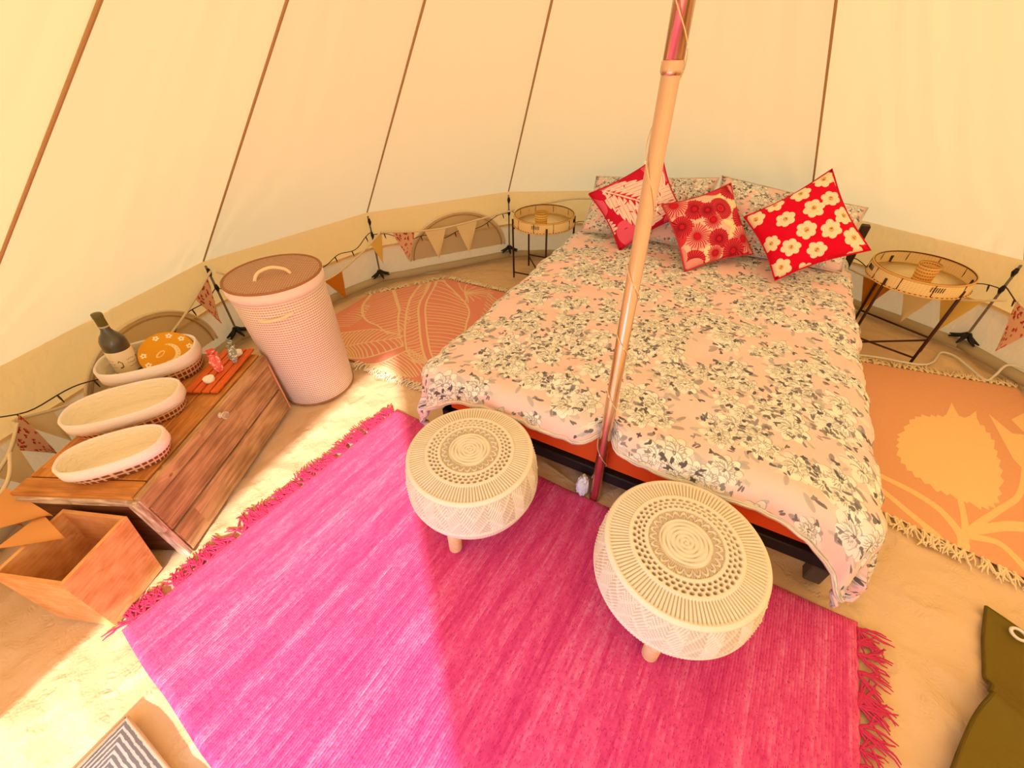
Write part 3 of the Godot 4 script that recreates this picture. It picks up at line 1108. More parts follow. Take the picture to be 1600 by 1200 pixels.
# ---------------------------------------------------------------- stools
func stool_cover() -> ArrayMesh:
	var prof := [Vector2(0.0, 0.398), Vector2(0.10, 0.397), Vector2(0.17, 0.394), Vector2(0.207, 0.389), Vector2(0.221, 0.379), Vector2(0.232, 0.355), Vector2(0.241, 0.31), Vector2(0.244, 0.26), Vector2(0.239, 0.215), Vector2(0.226, 0.185), Vector2(0.205, 0.172), Vector2(0.0, 0.170)]
	var nv := 170
	var nu := 480
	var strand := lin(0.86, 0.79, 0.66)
	var under := lin(0.42, 0.31, 0.17)  # lining tone, darkened to paint the shade between the strands
	var len_ := [0.0]
	for i in range(1, prof.size()):
		len_.append(len_[-1] + prof[i].distance_to(prof[i - 1]))
	var at := func(s: float) -> Vector2:
		for i in range(1, prof.size()):
			if s <= len_[i] or i == prof.size() - 1:
				return prof[i - 1].lerp(prof[i], clampf((s - len_[i - 1]) / (len_[i] - len_[i - 1]), 0, 1))
		return prof[-1]
	# distances along the profile: centre of top -> rim at 0.222 -> foot of the side at 0.44
	var side0: float = len_[4]
	var side1: float = len_[9]
	var total: float = len_[10] + 0.05
	var relief := func(a: float, s: float) -> float:
		if s < 0.075:   # coiled cord
			return 0.15 + 0.85 * pow(absf(sin(PI * (s / 0.0125 + a / TAU))), 0.6)
		if s < 0.105:   # ring of petals
			var k := absf(sin(a * 12.0))
			var e := absf(s - (0.082 + 0.016 * k)) / 0.005
			return clampf(1.25 - e, 0.0, 1.0) if e < 1.25 else 0.15 + 0.25 * absf(sin(a * 48.0))
		if s < 0.113:
			return 1.0
		if s < 0.150:   # knotted lattice with three rows of holes
			var row := (s - 0.113) / 0.0123
			var ph := a * 44.0 / 2.0 + (PI / 2 if int(row) % 2 else 0.0)
			var hole := absf(sin(ph)) * sin(PI * fposmod(row, 1.0))
			return 1.0 - 1.3 * clampf(hole * 1.8 - 0.55, 0.0, 1.0)
		if s < 0.159:
			return 1.0
		if s < 0.212:   # pleated strings in bundles
			return 0.12 + 0.62 * pow(absf(sin(a * 60.0)), 0.6) * (0.75 + 0.25 * absf(sin(a * 8.0 + 0.6)))
		if s < side0 + 0.002:
			return 1.35
		if s < side1 - 0.06:   # chevron leaves
			var t := (s - side0) / (side1 - 0.06 - side0)
			var z := fposmod(a * 16.0 / TAU, 1.0)
			var d := absf(z - 0.5) * 2.0
			var diag := fposmod(t * 2.6 + d * 1.5, 1.0)
			return 0.1 + 0.6 * absf(sin(PI * diag * 3.0)) + 0.3 * clampf(1.0 - absf(d - fposmod(t * 2.0, 1.0)) * 6.0, 0.0, 1.0)
		if s < side1 - 0.05:
			return 1.0
		if s < side1:
			return 0.45 + 0.3 * absf(sin(a * 80.0))
		return 0.8
	var f := func(u: float, v: float) -> Vector3:
		var s := v * total
		var a := TAU * u
		var p: Vector2 = at.call(s)
		var q: Vector2 = at.call(s + 0.003)
		var d := (q - p)
		var nrm := Vector2(-d.y, d.x).normalized() if d.length() > 0.00001 else Vector2(0, -1)
		p += nrm * (relief.call(a, s) - 0.5) * 0.0100
		return Vector3(p.x * cos(a), p.y, p.x * sin(a))
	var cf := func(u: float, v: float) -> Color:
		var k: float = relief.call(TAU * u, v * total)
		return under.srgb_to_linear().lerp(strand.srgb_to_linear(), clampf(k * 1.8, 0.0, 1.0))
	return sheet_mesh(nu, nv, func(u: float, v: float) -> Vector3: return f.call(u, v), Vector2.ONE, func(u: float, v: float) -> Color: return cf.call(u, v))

func stools() -> void:
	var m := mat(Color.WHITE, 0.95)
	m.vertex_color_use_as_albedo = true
	var wood := mat(Color.WHITE, 0.6, wood_tex(Color8(240, 206, 160), Color8(222, 178, 126), 61, 0))
	var t := thing("stool", "round macrame footstool left of the pole, touching the sunlit part of the rug", "stool", Vector3(-0.506, 0.0145, 0.01), 0.0, "macrame footstools")
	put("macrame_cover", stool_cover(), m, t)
	var leg := done(lathe([Vector2(0.0, 0.0), Vector2(0.020, 0.001), Vector2(0.025, 0.008), Vector2(0.030, 0.17), Vector2(0.0, 0.175)], 20))
	for k in 3:
		var a := atan2(-0.105, 0.165) + TAU * k / 3.0
		var d := Vector3(sin(a), 0, cos(a))
		put("leg", leg, wood, t, Transform3D(Basis(Vector3(d.z, 0, -d.x), -0.10), d * 0.180))
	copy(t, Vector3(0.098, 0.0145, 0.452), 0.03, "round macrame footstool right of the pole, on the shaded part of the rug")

# ---------------------------------------------------------------- woven things
func weave_tex(ground: Color, cord: Color, gap_share := 0.3) -> Array:
	var n := 64
	var im := canvas_img(n, n, ground)
	var hm := canvas_img(n, n, Color.BLACK)
	for y in n:
		for x in n:
			var cx := (x % 16) / 16.0
			var cy := (y % 16) / 16.0
			var rope := 1.0 - absf(cy - 0.5) * 2.0     # rows
			var over := 1.0 - absf(cx - 0.5) * 2.0     # upright cords crossing them
			var k := maxf(smoothstep(gap_share, gap_share + 0.25, rope), smoothstep(0.62, 0.8, over))
			im.set_pixel(x, y, ground.lerp(cord, k))
			var v := clampf(maxf(rope * 0.8, over), 0.0, 1.0)
			hm.set_pixel(x, y, Color(v, v, v))
	return [tex(im), tex(hm)]

func disk(st: SurfaceTool, r: float, y: float, n := 40, dome := 0.0, uvs := 1.0) -> SurfaceTool:
	st.set_smooth_group(0)
	for j in 6:
		for i in n:
			for k in [[0, 0], [1, 1], [1, 0], [0, 0], [0, 1], [1, 1]]:
				var a: float = TAU * (i + k[0]) / n
				var rr: float = r * (j + k[1]) / 6.0
				var p := Vector3(rr * cos(a), y + dome * (1.0 - rr * rr / (r * r)), rr * sin(a))
				st.set_uv(Vector2(p.x, p.z) * uvs)
				st.add_vertex(p)
	return st

func hamper() -> void:
	var wv := weave_tex(Color8(190, 136, 112), Color8(246, 226, 216), 0.18)
	var wm := mat(Color.WHITE, 0.9, wv[0], wv[1], 0.25, Vector3(27, 16, 1))
	var lidw := weave_tex(Color8(150, 104, 80), Color8(214, 176, 146), 0.4)
	var lm := mat(Color.WHITE, 0.9, lidw[0], lidw[1], 0.15)
	var band := mat(Color8(250, 228, 222), 0.95)
	var brown := mat(Color8(172, 118, 78), 0.9)
	var rope := mat(Color8(255, 226, 190), 0.85)
	var t := thing("laundry_hamper", "tall round woven laundry hamper with lid and rope handles beside the wooden chest", "hamper", Vector3(-1.383, 0, -0.985))
	put("woven_body", done(lathe([Vector2(0.0, 0.002), Vector2(0.184, 0.002), Vector2(0.190, 0.010), Vector2(0.199, 0.2), Vector2(0.208, 0.42), Vector2(0.217, 0.645), Vector2(0.212, 0.650)], 72)), wm, t)
	put("base_piping", done(lathe([Vector2(0.186, 0.002), Vector2(0.193, 0.003), Vector2(0.194, 0.010), Vector2(0.189, 0.014)], 72)), brown, t)
	var lid := Node3D.new()
	lid.name = "lid"
	t.add_child(lid, true)
	put("cloth_band", done(lathe([Vector2(0.212, 0.640), Vector2(0.222, 0.641), Vector2(0.2245, 0.660), Vector2(0.224, 0.690), Vector2(0.220, 0.694)], 72)), band, lid)
	put("lid_top", done(disk(begin(), 0.219, 0.697, 72, 0.010, 22.0)), lm, lid)
	put("lid_piping", done(tube(begin(), range(73).map(func(k): return Vector3(0.220 * cos(TAU * k / 72.0), 0.697, 0.220 * sin(TAU * k / 72.0))), 0.006, 8)), brown, lid)
	var o := Vector3(-1.383, 0, -0.985)
	put("lid_handle", done(tube(begin(), bez([Vector3(-1.433, 0.703, -0.891) - o, Vector3(-1.420, 0.728, -0.925) - o, Vector3(-1.365, 0.742, -0.945) - o, Vector3(-1.31, 0.728, -0.952) - o, Vector3(-1.290, 0.703, -0.955) - o], 24), 0.0075, 10)), rope, lid)
	var pts := []
	for k in 13:
		var a := deg_to_rad(lerpf(-13.0, 29.0, k / 12.0))
		var s := k / 12.0
		var r := 0.212 + 0.016 * sin(PI * s)
		pts.append(Vector3(r * sin(a), 0.557 + 0.020 * s, r * cos(a)))
	put("side_handle", done(tube(begin(), pts, 0.0075, 10)), rope, t)

func chest() -> void:
	var honey := mat(Color.WHITE, 0.5, wood_tex(Color8(220, 152, 74), Color8(172, 104, 44), 71, 3, 0.9))
	honey.uv1_scale = Vector3(1.3, 4.0, 1)
	var honey2 := mat(Color.WHITE, 0.5, wood_tex(Color8(212, 146, 76), Color8(160, 98, 44), 72, 2, 0.9))
	honey2.uv1_scale = Vector3(1.3, 4.0, 1)
	var front := mat(Color.WHITE, 0.6, wood_tex(Color8(210, 168, 122), Color8(146, 108, 70), 73, 3, 0.9))
	front.uv1_scale = Vector3(1.1, 3.5, 1)
	var front2 := mat(Color.WHITE, 0.6, wood_tex(Color8(202, 158, 114), Color8(136, 98, 64), 74, 2, 0.9))
	front2.uv1_scale = Vector3(1.1, 3.5, 1)
	var dark := mat(Color.WHITE, 0.65, wood_tex(Color8(120, 72, 36), Color8(70, 38, 18), 75, 2))
	dark.uv1_scale = Vector3(1.3, 4.0, 1)
	var worn := mat(Color.WHITE, 0.6, wood_tex(Color8(226, 206, 184), Color8(150, 116, 86), 76, 1, 1.3))
	worn.uv1_scale = Vector3(2.0, 4.0, 1)
	var salmon := mat(Color8(222, 156, 122), 0.6)
	var L := 0.835
	var D := 0.475
	var H := 0.368
	var t := thing("wooden_chest", "long low weathered plank chest at the left wall with baskets on its lid", "chest", Vector3(-1.646, 0, 0.027), atan2(0.983, 0.182))
	# front boards
	put("front_board", box_mesh(Vector3(L / 2, 0.074, -0.011), Vector3(L - 0.02, 0.136, 0.022), 0.004, Basis(), Vector2(0.3, 0.2)), front, t)
	put("front_board", box_mesh(Vector3(L / 2, 0.224, -0.013), Vector3(L - 0.02, 0.146, 0.022), 0.004, Basis(), Vector2(0.8, 0.6)), front2, t)
	put("front_rail", box_mesh(Vector3(L / 2, 0.334, -0.008), Vector3(L - 0.004, 0.060, 0.026), 0.004, Basis(), Vector2(0.1, 0.9)), front, t)
	put("gap_shade_backing", box_mesh(Vector3(L / 2, 0.18, -0.030), Vector3(L - 0.03, 0.33, 0.012), 0.002), mat(lin(0.06, 0.035, 0.02), 0.8), t)  # dark sheet added behind the boards, painting shade into their gaps
	# lid: four long boards and a cross board at the near end
	var dz := (D - 0.026) / 4.0
	for k in 4:
		put("lid_board", box_mesh(Vector3(L / 2 + 0.036, 0.357, -0.024 - dz * (k + 0.5)), Vector3(L - 0.080, 0.022, dz - 0.004), 0.003, Basis(), Vector2(k * 0.37, k * 0.13)), honey if k % 2 else honey2, t)
	put("lid_cleat", box_mesh(Vector3(0.036, 0.357, -D / 2 - 0.010), Vector3(0.070, 0.023, D - 0.024), 0.003), honey2, t)
	put("lid_batten", box_mesh(Vector3(L / 2, 0.34, -D / 2), Vector3(L - 0.05, 0.014, D - 0.05), 0.003), dark, t)
	# near end: worn corner post and dark boards
	put("corner_post", box_mesh(Vector3(-0.004, 0.176, -0.020), Vector3(0.022, 0.350, 0.040), 0.004), worn, t)
	for k in 3:
		put("end_board", box_mesh(Vector3(0.010, 0.060 + 0.115 * k, -D / 2 - 0.02), Vector3(0.018, 0.110, D - 0.05), 0.003, Basis(), Vector2(k * 0.4, 0)), dark, t)
		put("end_board", box_mesh(Vector3(L - 0.012, 0.060 + 0.115 * k, -D / 2 - 0.02), Vector3(0.018, 0.110, D - 0.05), 0.003, Basis(), Vector2(k * 0.4, 0)), dark, t)
		put("back_board", box_mesh(Vector3(L / 2, 0.060 + 0.115 * k, -D + 0.012), Vector3(L - 0.05, 0.110, 0.018), 0.003, Basis(), Vector2(k * 0.4, 0)), dark, t)
	put("end_lip", box_mesh(Vector3(0.008, 0.335, -D / 2 - 0.02), Vector3(0.026, 0.036, D - 0.044), 0.006), worn, t)
	put("corner_post", box_mesh(Vector3(L - 0.004, 0.176, -0.014), Vector3(0.010, 0.350, 0.034), 0.003), salmon, t)
	put("chest_floor", box_mesh(Vector3(L / 2, 0.012, -D / 2), Vector3(L - 0.05, 0.014, D - 0.05), 0.003), dark, t)
	# clear knob on the rail
	var glass := mat(Color(0.95, 0.93, 0.88, 0.15), 0.05)
	glass.refraction_enabled = true
	glass.refraction_scale = 0.05
	var knob := Node3D.new()
	knob.name = "knob"
	t.add_child(knob, true)
	knob.transform = Transform3D(Basis(Vector3.RIGHT, PI / 2), Vector3(0.439, 0.334, 0.005))
	put("knob_stem", done(lathe([Vector2(0.0, 0.0), Vector2(0.013, 0.0), Vector2(0.011, 0.004), Vector2(0.006, 0.008), Vector2(0.006, 0.014)], 20)), mat(lin(0.75, 0.62, 0.40), 0.3), knob)
	put("glass_ball", done(lathe([Vector2(0.0, 0.012), Vector2(0.010, 0.013), Vector2(0.0165, 0.020), Vector2(0.0175, 0.027), Vector2(0.013, 0.034), Vector2(0.0, 0.037)], 20)), glass, knob)

func oval(a: float, b: float, ang: float) -> Vector2:
	var c := cos(ang)
	var s := sin(ang)
	var e := 2.0 / 2.5
	return Vector2(a * signf(c) * pow(absf(c), e), b * signf(s) * pow(absf(s), e))

func oval_loft(prof: Array, a: float, b: float, n := 72, uvs := Vector2.ONE) -> ArrayMesh:
	# prof: Vector2(inset, y) from the start to the end of the skin
	var m := prof.size() - 1
	var f := func(u: float, v: float) -> Vector3:
		var k := v * m
		var i := mini(int(k), m - 1)
		var q: Vector2 = prof[i].lerp(prof[i + 1], k - i)
		var p := oval(maxf(a - q.x, 0.0005), maxf(b - q.x, 0.0005), -TAU * u)
		return Vector3(p.x, q.y, p.y)
	return sheet_mesh(n, m, f, uvs)

func basket(label: String, at: Vector3, a: float, b: float, h: float) -> void:
	var wv: Array = mats.basket_weave
	var wm := mat(Color.WHITE, 0.9, wv[0], wv[1], 0.25, Vector3(a * 60.0, h * 16.0, 1))
	var t := thing("basket", label, "basket", at, deg_to_rad(17.5), "oval baskets on the chest")
	put("woven_body", oval_loft([Vector2(a, 0.001), Vector2(0.024, 0.001), Vector2(0.018, 0.006), Vector2(0.008, h * 0.45), Vector2(0.003, h * 0.62)], a, b), wm, t)
	put("cloth_rim", oval_loft([Vector2(0.006, h * 0.50), Vector2(0.000, h * 0.52), Vector2(0.0, h * 0.72), Vector2(0.001, h * 0.96), Vector2(0.004, h), Vector2(0.009, h), Vector2(0.012, h * 0.95)], a, b), mats.rim_cloth, t)
	put("lining", oval_loft([Vector2(0.012, h * 0.97), Vector2(0.015, h * 0.6), Vector2(0.022, 0.018), Vector2(0.034, 0.011), Vector2(b * 0.6, 0.012), Vector2(b, 0.014)], a, b), mats.lining, t)

func chest_things() -> void:
	mats.basket_weave = weave_tex(Color8(138, 72, 36), Color8(236, 196, 160), 0.55)
	mats.rim_cloth = mat(Color8(250, 238, 232), 0.95, null, noise_tex(0.03, 60, 256, 3), 0.12, Vector3(3, 1, 1))
	mats.lining = mat(Color8(248, 236, 212), 0.95, null, noise_tex(0.02, 62, 256, 3), 0.3, Vector3(4, 2, 1))
	var top := 0.3685
	basket("smallest empty oval basket with white rim, nearest the pine box", Vector3(-1.775, top, -0.145), 0.165, 0.094, 0.088)
	basket("empty oval basket with white cloth rim, middle one of three on the chest", Vector3(-1.875, top, -0.400), 0.203, 0.118, 0.098)
	basket("largest oval basket on the chest, holding the wine bottle and mustard tin", Vector3(-1.925, top, -0.700), 0.195, 0.140, 0.120)
	# bottle standing in the far basket
	var bt := thing("wine_bottle", "dark green wine bottle with cream label standing in the largest basket", "bottle", Vector3(-2.035, top + 0.014, -0.690))
	bt.rotation = Vector3(0.03, 0.6, -0.10)
	var glass := mat(lin(0.030, 0.022, 0.006), 0.08)
	glass.clearcoat_enabled = true
	glass.metallic_specular = 0.6
	put("glass", done(lathe([Vector2(0.0, 0.0), Vector2(0.042, 0.0), Vector2(0.046, 0.006), Vector2(0.047, 0.175), Vector2(0.045, 0.195), Vector2(0.036, 0.215), Vector2(0.024, 0.230), Vector2(0.0175, 0.245), Vector2(0.0165, 0.315), Vector2(0.0, 0.317)], 40)), glass, bt)
	put("foil", done(lathe([Vector2(0.0172, 0.262), Vector2(0.0178, 0.263), Vector2(0.0178, 0.300), Vector2(0.0192, 0.302), Vector2(0.0192, 0.316), Vector2(0.018, 0.319), Vector2(0.0, 0.320)], 32)), mat(lin(0.14, 0.12, 0.03), 0.35), bt)
	put("neck_band", done(lathe([Vector2(0.0180, 0.258), Vector2(0.0184, 0.259), Vector2(0.0184, 0.264), Vector2(0.0180, 0.265)], 32)), mat(lin(0.55, 0.45, 0.32), 0.5), bt)
	var im := canvas_img(512, 128, Color8(236, 216, 184))
	var r := RandomNumberGenerator.new()
	r.seed = 9
	for k in 4:
		var x0 := 20 + k * 128
		stroke(im, [Vector2(x0 + 74, 34), Vector2(x0 + 92, 40), Vector2(x0 + 96, 62), Vector2(x0 + 82, 76), Vector2(x0 + 72, 66)], 4.0, 2.0, Color8(128, 98, 64))
		for row in 3:
			for j in 9:
				var q := Vector2(x0 + j * 6.0 + r.randf_range(-1, 1), 36 + row * 20 + r.randf_range(-2, 2))
				stroke(im, [q, q + Vector2(r.randf_range(1, 4), r.randf_range(-6, 6))], 1.4, 1.0, Color8(160, 128, 92))
	put("label", done(lathe([Vector2(0.0472, 0.045), Vector2(0.0477, 0.046), Vector2(0.0477, 0.150), Vector2(0.0472, 0.151)], 40)), mat(Color.WHITE, 0.8, tex(im)), bt)
	# round printed tin leaning in the same basket
	im = canvas_img(256, 256, Color8(226, 156, 20))
	var c := Vector2(128, 128)
	for k in 11:
		var a := TAU * k / 11.0
		var q := c + Vector2(cos(a), sin(a)) * 104.0
		if k == 3 or k == 7:
			continue
		for p in 5:
			var b := TAU * p / 5.0 + k
			ell(im, q.x + cos(b) * 9.0, q.y + sin(b) * 9.0, 6.5, 5.5, b, Color8(255, 240, 214))
		ell(im, q.x, q.y, 4, 4, 0, Color8(206, 120, 40))
	ell(im, c.x + 8, c.y, 50, 54, 0.0, Color8(250, 222, 166))
	ell(im, c.x - 10, c.y - 6, 46, 50, 0.0, Color8(226, 156, 20))
	for k in 9:
		var a := lerpf(-1.2, 1.3, k / 8.0)
		ell(im, c.x + 3.0 + cos(a) * 46.0, c.y + sin(a) * 50.0, 3.0, 3.0, 0.0, Color8(232, 170, 90))
	ell(im, c.x - 30, c.y - 8, 26, 13, -0.5, Color8(248, 210, 130))
	ell(im, c.x - 28, c.y - 7, 18, 7, -0.5, Color8(226, 150, 40))
	var dt := thing("round_tin", "round mustard tin with white blossoms and pale crescent in the largest basket", "tin", Vector3(-1.868, top + 0.088, -0.735))
	var nn := Vector3(0.34, 0.80, 0.50).normalized()
	var xx := Vector3.UP.cross(nn).normalized()
	var bs := Basis(xx, nn, xx.cross(nn))
	put("body", done(lathe([Vector2(0.0, -0.032), Vector2(0.105, -0.032), Vector2(0.110, -0.028), Vector2(0.110, -0.002), Vector2(0.107, 0.001)], 48)), mat(Color8(214, 144, 20), 0.45), dt, Transform3D(bs, Vector3.ZERO))
	var lidm := mat(Color.WHITE, 0.4, tex(im))
	lidm.uv1_offset = Vector3(0.5, 0.5, 0)
	lidm.uv1_scale = Vector3.ONE
	put("printed_lid", done(disk(begin(), 0.1085, 0.001, 48, 0.003, 1.0 / 0.217)), lidm, dt, Transform3D(bs, Vector3.ZERO))

	# bamboo tray with tea things
	var tw := mat(Color.WHITE, 0.5, wood_tex(Color8(232, 112, 44), Color8(196, 82, 26), 81, 0))
	tw.uv1_scale = Vector3(2, 6, 1)
	var tr := thing("slatted_tray", "small orange bamboo tray of long slats on the chest beside the hamper", "tray", Vector3(-1.640, top, -0.672), deg_to_rad(82.0))
	for k in 4:
		put("slat", box_mesh(Vector3(0, 0.013, -0.0585 + 0.039 * k), Vector3(0.325, 0.010, 0.0325), 0.002, Basis(), Vector2(0.2 * k, 0.05 * k)), tw, tr)
	for s in [-1.0, 1.0]:
		put("cross_bar", box_mesh(Vector3(s * 0.12, 0.0045, 0), Vector3(0.02, 0.008, 0.14), 0.002), tw, tr)
	var ty := top + 0.0185
	var white := mat(Color8(250, 244, 236), 0.35)
	for q in [[-1.652, -0.585, "white tea-light cup on the near end of the orange tray"], [-1.602, -0.780, "white tea-light cup on the far end of the orange tray"]]:
		var cu := thing("tealight", q[2], "candle", Vector3(q[0], ty, q[1]), 0.0, "tea lights on the tray")
		put("cup", done(lathe([Vector2(0.0, 0.0), Vector2(0.020, 0.0), Vector2(0.022, 0.002), Vector2(0.023, 0.018), Vector2(0.0215, 0.0185), Vector2(0.0205, 0.015)], 24)), white, cu)
		put("wax", done(disk(begin(), 0.0206, 0.015, 24, -0.001)), mat(Color8(252, 246, 230), 0.5), cu)
	sweet("twisted pink paper packet standing on the orange tray", Vector3(-1.632, ty, -0.650), 0.3, Color8(240, 110, 96), Color8(252, 208, 196), 3)
	sweet("twisted grey-green paper packet on the orange tray beside the pink one", Vector3(-1.588, ty, -0.712), -0.5, Color8(150, 158, 140), Color8(236, 228, 208), 4)

func sweet(label: String, at: Vector3, turn: float, a: Color, b: Color, seed_: int) -> void:
	var n := 64
	var im := canvas_img(n, n, a)
	var r := RandomNumberGenerator.new()
	r.seed = seed_
	for k in 16:
		ell(im, r.randf() * n, r.randf() * n, r.randf_range(3, 8), r.randf_range(2, 5), r.randf() * TAU, b)
	var m := mat(Color.WHITE, 0.5, tex(im))
	var t := thing("paper_packet", label, "packet", at, turn, "packets on the tray")
	var f := func(u: float, v: float) -> Vector3:
		var ang := -TAU * u
		var w := 0.021 * pow(sin(PI * clampf(v * 0.86 + 0.10, 0.0, 1.0)), 0.7)
		w = w if v < 0.78 else maxf(w, 0.008 + (v - 0.78) * 0.055)
		var cr := 1.0 + 0.22 * sin(ang * 5.0 + v * 9.0) * (0.4 + v)
		return Vector3(cos(ang) * w * cr, 0.002 + v * 0.088, sin(ang) * w * 0.72 * cr + v * v * -0.02)
	put("wrapper", sheet_mesh(40, 24, f, Vector2(2, 2)), m, t)
	var g := func(u: float, v: float) -> Vector3:
		var ang := -TAU * u
		var w := 0.005 + v * 0.014
		return Vector3(cos(ang) * w * (1.0 + 0.4 * sin(ang * 4.0)), 0.088 + v * 0.022, sin(ang) * w * 0.5 - 0.02)
	put("twisted_end", sheet_mesh(28, 6, g), m, t)

func planter() -> void:
	var pine := mat(Color.WHITE, 0.6, wood_tex(Color8(238, 178, 122), Color8(214, 140, 82), 91, 3, 0.7))
	pine.uv1_scale = Vector3(2.2, 5.0, 1)
	var pine2 := mat(Color.WHITE, 0.6, wood_tex(Color8(240, 186, 124), Color8(210, 140, 78), 92, 2, 0.7))
	pine2.uv1_scale = Vector3(2.2, 5.0, 1)
	var t := thing("wooden_box", "open flared pine box on the floor at the near end of the chest", "box", Vector3(-1.873, 0, 0.150), deg_to_rad(75.5))
	var H := 0.30
	var th := 0.013
	var bx := 0.104
	var bz := 0.114
	var tx := 0.119
	var tz := 0.128
	# four sloping boards, mitred at the corners
	for k in 4:
		var st := begin()
		st.set_smooth_group(-1)
		var P := func(sx: float, sz: float, top: bool, inner: bool) -> Vector3:
			var hx := (tx if top else bx) - (th if inner else 0.0)
			var hz := (tz if top else bz) - (th if inner else 0.0)
			return Vector3(sx * hx + (0.025 if top else 0.0), H if top else 0.0, sz * hz + (0.006 if top else 0.0))
		var c := [[-1, 1], [1, 1], [1, -1], [-1, -1]]
		var a: Array = c[k]
		var b: Array = c[(k + 1) % 4]
		var w := 0.26
		var o: Vector3 = P.call(a[0], a[1], false, false)
		var q := [P.call(a[0], a[1], false, false), P.call(b[0], b[1], false, false), P.call(b[0], b[1], true, false), P.call(a[0], a[1], true, false)]
		var i := [P.call(a[0], a[1], false, true), P.call(b[0], b[1], false, true), P.call(b[0], b[1], true, true), P.call(a[0], a[1], true, true)]
		quad(st, q[0], q[1], q[2], q[3], Vector2(0, 0), Vector2(w, 0), Vector2(w, H), Vector2(0, H))
		quad(st, i[1], i[0], i[3], i[2], Vector2(0, 0.3), Vector2(w, 0.3), Vector2(w, H + 0.3), Vector2(0, H + 0.3))
		quad(st, q[3], q[2], i[2], i[3], Vector2(0, 0), Vector2(w, 0), Vector2(w, th), Vector2(0, th))
		quad(st, q[1], q[0], i[0], i[1], Vector2(0, 0), Vector2(w, 0), Vector2(w, th), Vector2(0, th))
		quad(st, q[0], q[3], i[3], i[0])
		quad(st, q[2], q[1], i[1], i[2])
		put("side_board", done(st), pine if k % 2 else pine2, t)
	put("bottom_board", box_mesh(Vector3(0, 0.012, 0), Vector3((bx - th) * 2.0, 0.012, (bz - th) * 2.0), 0.002), pine2, t)

# ---------------------------------------------------------------- side tables
func side_table(label: String, at: Vector3, azs: Array, group: String) -> void:
	var wv := weave_tex(Color8(236, 192, 120), Color8(255, 234, 178), 0.15)
	var wm := mat(Color.WHITE, 0.8, wv[0], wv[1], 0.12, Vector3(24, 2, 1))
	wm.backlight_enabled = true
	wm.backlight = lin(0.3, 0.2, 0.09)
	var board := mat(Color.WHITE, 0.55, wood_tex(Color8(252, 226, 172), Color8(240, 206, 146), 95, 0))
	var iron := mat(lin(0.055, 0.018, 0.012), 0.4)
	var t := thing("side_table", label, "table", at, 0.0, group)
	var r := 0.232
	var h0 := 0.435
	var h1 := 0.505
	var ring := func(rr: float, h: float) -> Array: return range(65).map(func(k): return Vector3(rr * cos(TAU * k / 64.0), h, rr * sin(TAU * k / 64.0)))
	# wicker band in panels between the two rings
	var st := begin()
	lathe([Vector2(r - 0.002, h0), Vector2(r + 0.0015, (h0 + h1) / 2), Vector2(r - 0.004, h1)], 64, Vector2.ONE, st)
	put("wicker_band", done(st), wm, t)
	put("top_ring", done(tube(begin(), ring.call(r - 0.004, h1), 0.005, 8)), mat(Color8(226, 172, 96), 0.6), t)
	put("wire_ring", done(tube(begin(), ring.call(r - 0.009, h1 + 0.002), 0.0028, 6)), iron, t)
	put("lower_ring", done(tube(begin(), ring.call(r + 0.001, h0), 0.0055, 8)), mat(Color8(238, 190, 122), 0.6), t)
	put("table_board", done(lathe([Vector2(0.0, h0 - 0.004), Vector2(r - 0.004, h0 - 0.004), Vector2(r - 0.003, h0 + 0.004), Vector2(0.0, h0 + 0.0045)], 64, Vector2(1, 1))), board, t)
	for k in 10:
		var a := TAU * k / 10.0 + 0.2
		put("wire_upright", done(tube(begin(), [Vector3((r + 0.002) * cos(a), h0, (r + 0.002) * sin(a)), Vector3((r - 0.002) * cos(a), h1, (r - 0.002) * sin(a))], 0.0022, 6)), iron, t)
	# little dark stitches round the band
	var sm := begin()
	for k in 64:
		var a := TAU * k / 64.0
		box(sm, Vector3((r + 0.006) * cos(a), h0 + 0.006, (r + 0.006) * sin(a)), Vector3(0.003, 0.003, 0.010), 0.0006, Basis(Vector3.UP, -a))
	for g in 4:
		for k in 6:
			var a := TAU * g / 4.0 + 0.35 + k * 0.045
			box(sm, Vector3((r + 0.003) * cos(a), h0 + 0.045, (r + 0.003) * sin(a)), Vector3(0.003, 0.026, 0.003), 0.0006, Basis(Vector3.UP, -a))
	put("stitching", done(sm), iron, t).set_meta("kind", "stuff")
	var foot := []
	for q in azs:
		var a := deg_to_rad(q[0])
		var d: Vector3 = Vector3(sin(a), 0, cos(a)) * float(q[1])
		foot.append(d)
		put("leg", done(tube(begin(), [d, d + Vector3(0, 0.475, 0)], 0.0075, 10)), iron, t)
	for b in [[1, 0, 0.10, 0.045], [1, 2, 0.05, 0.085], [2, 3, 0.10, 0.10]]:
		put("brace", done(tube(begin(), [foot[b[0]] + Vector3(0, b[2], 0), foot[b[1]] + Vector3(0, b[3], 0)], 0.006, 8)), iron, t)
	put("leg_bracket", done(tube(begin(), [foot[0] + Vector3(0, 0.40, 0), foot[2] + Vector3(0, 0.40, 0)], 0.006, 8)), iron, t)

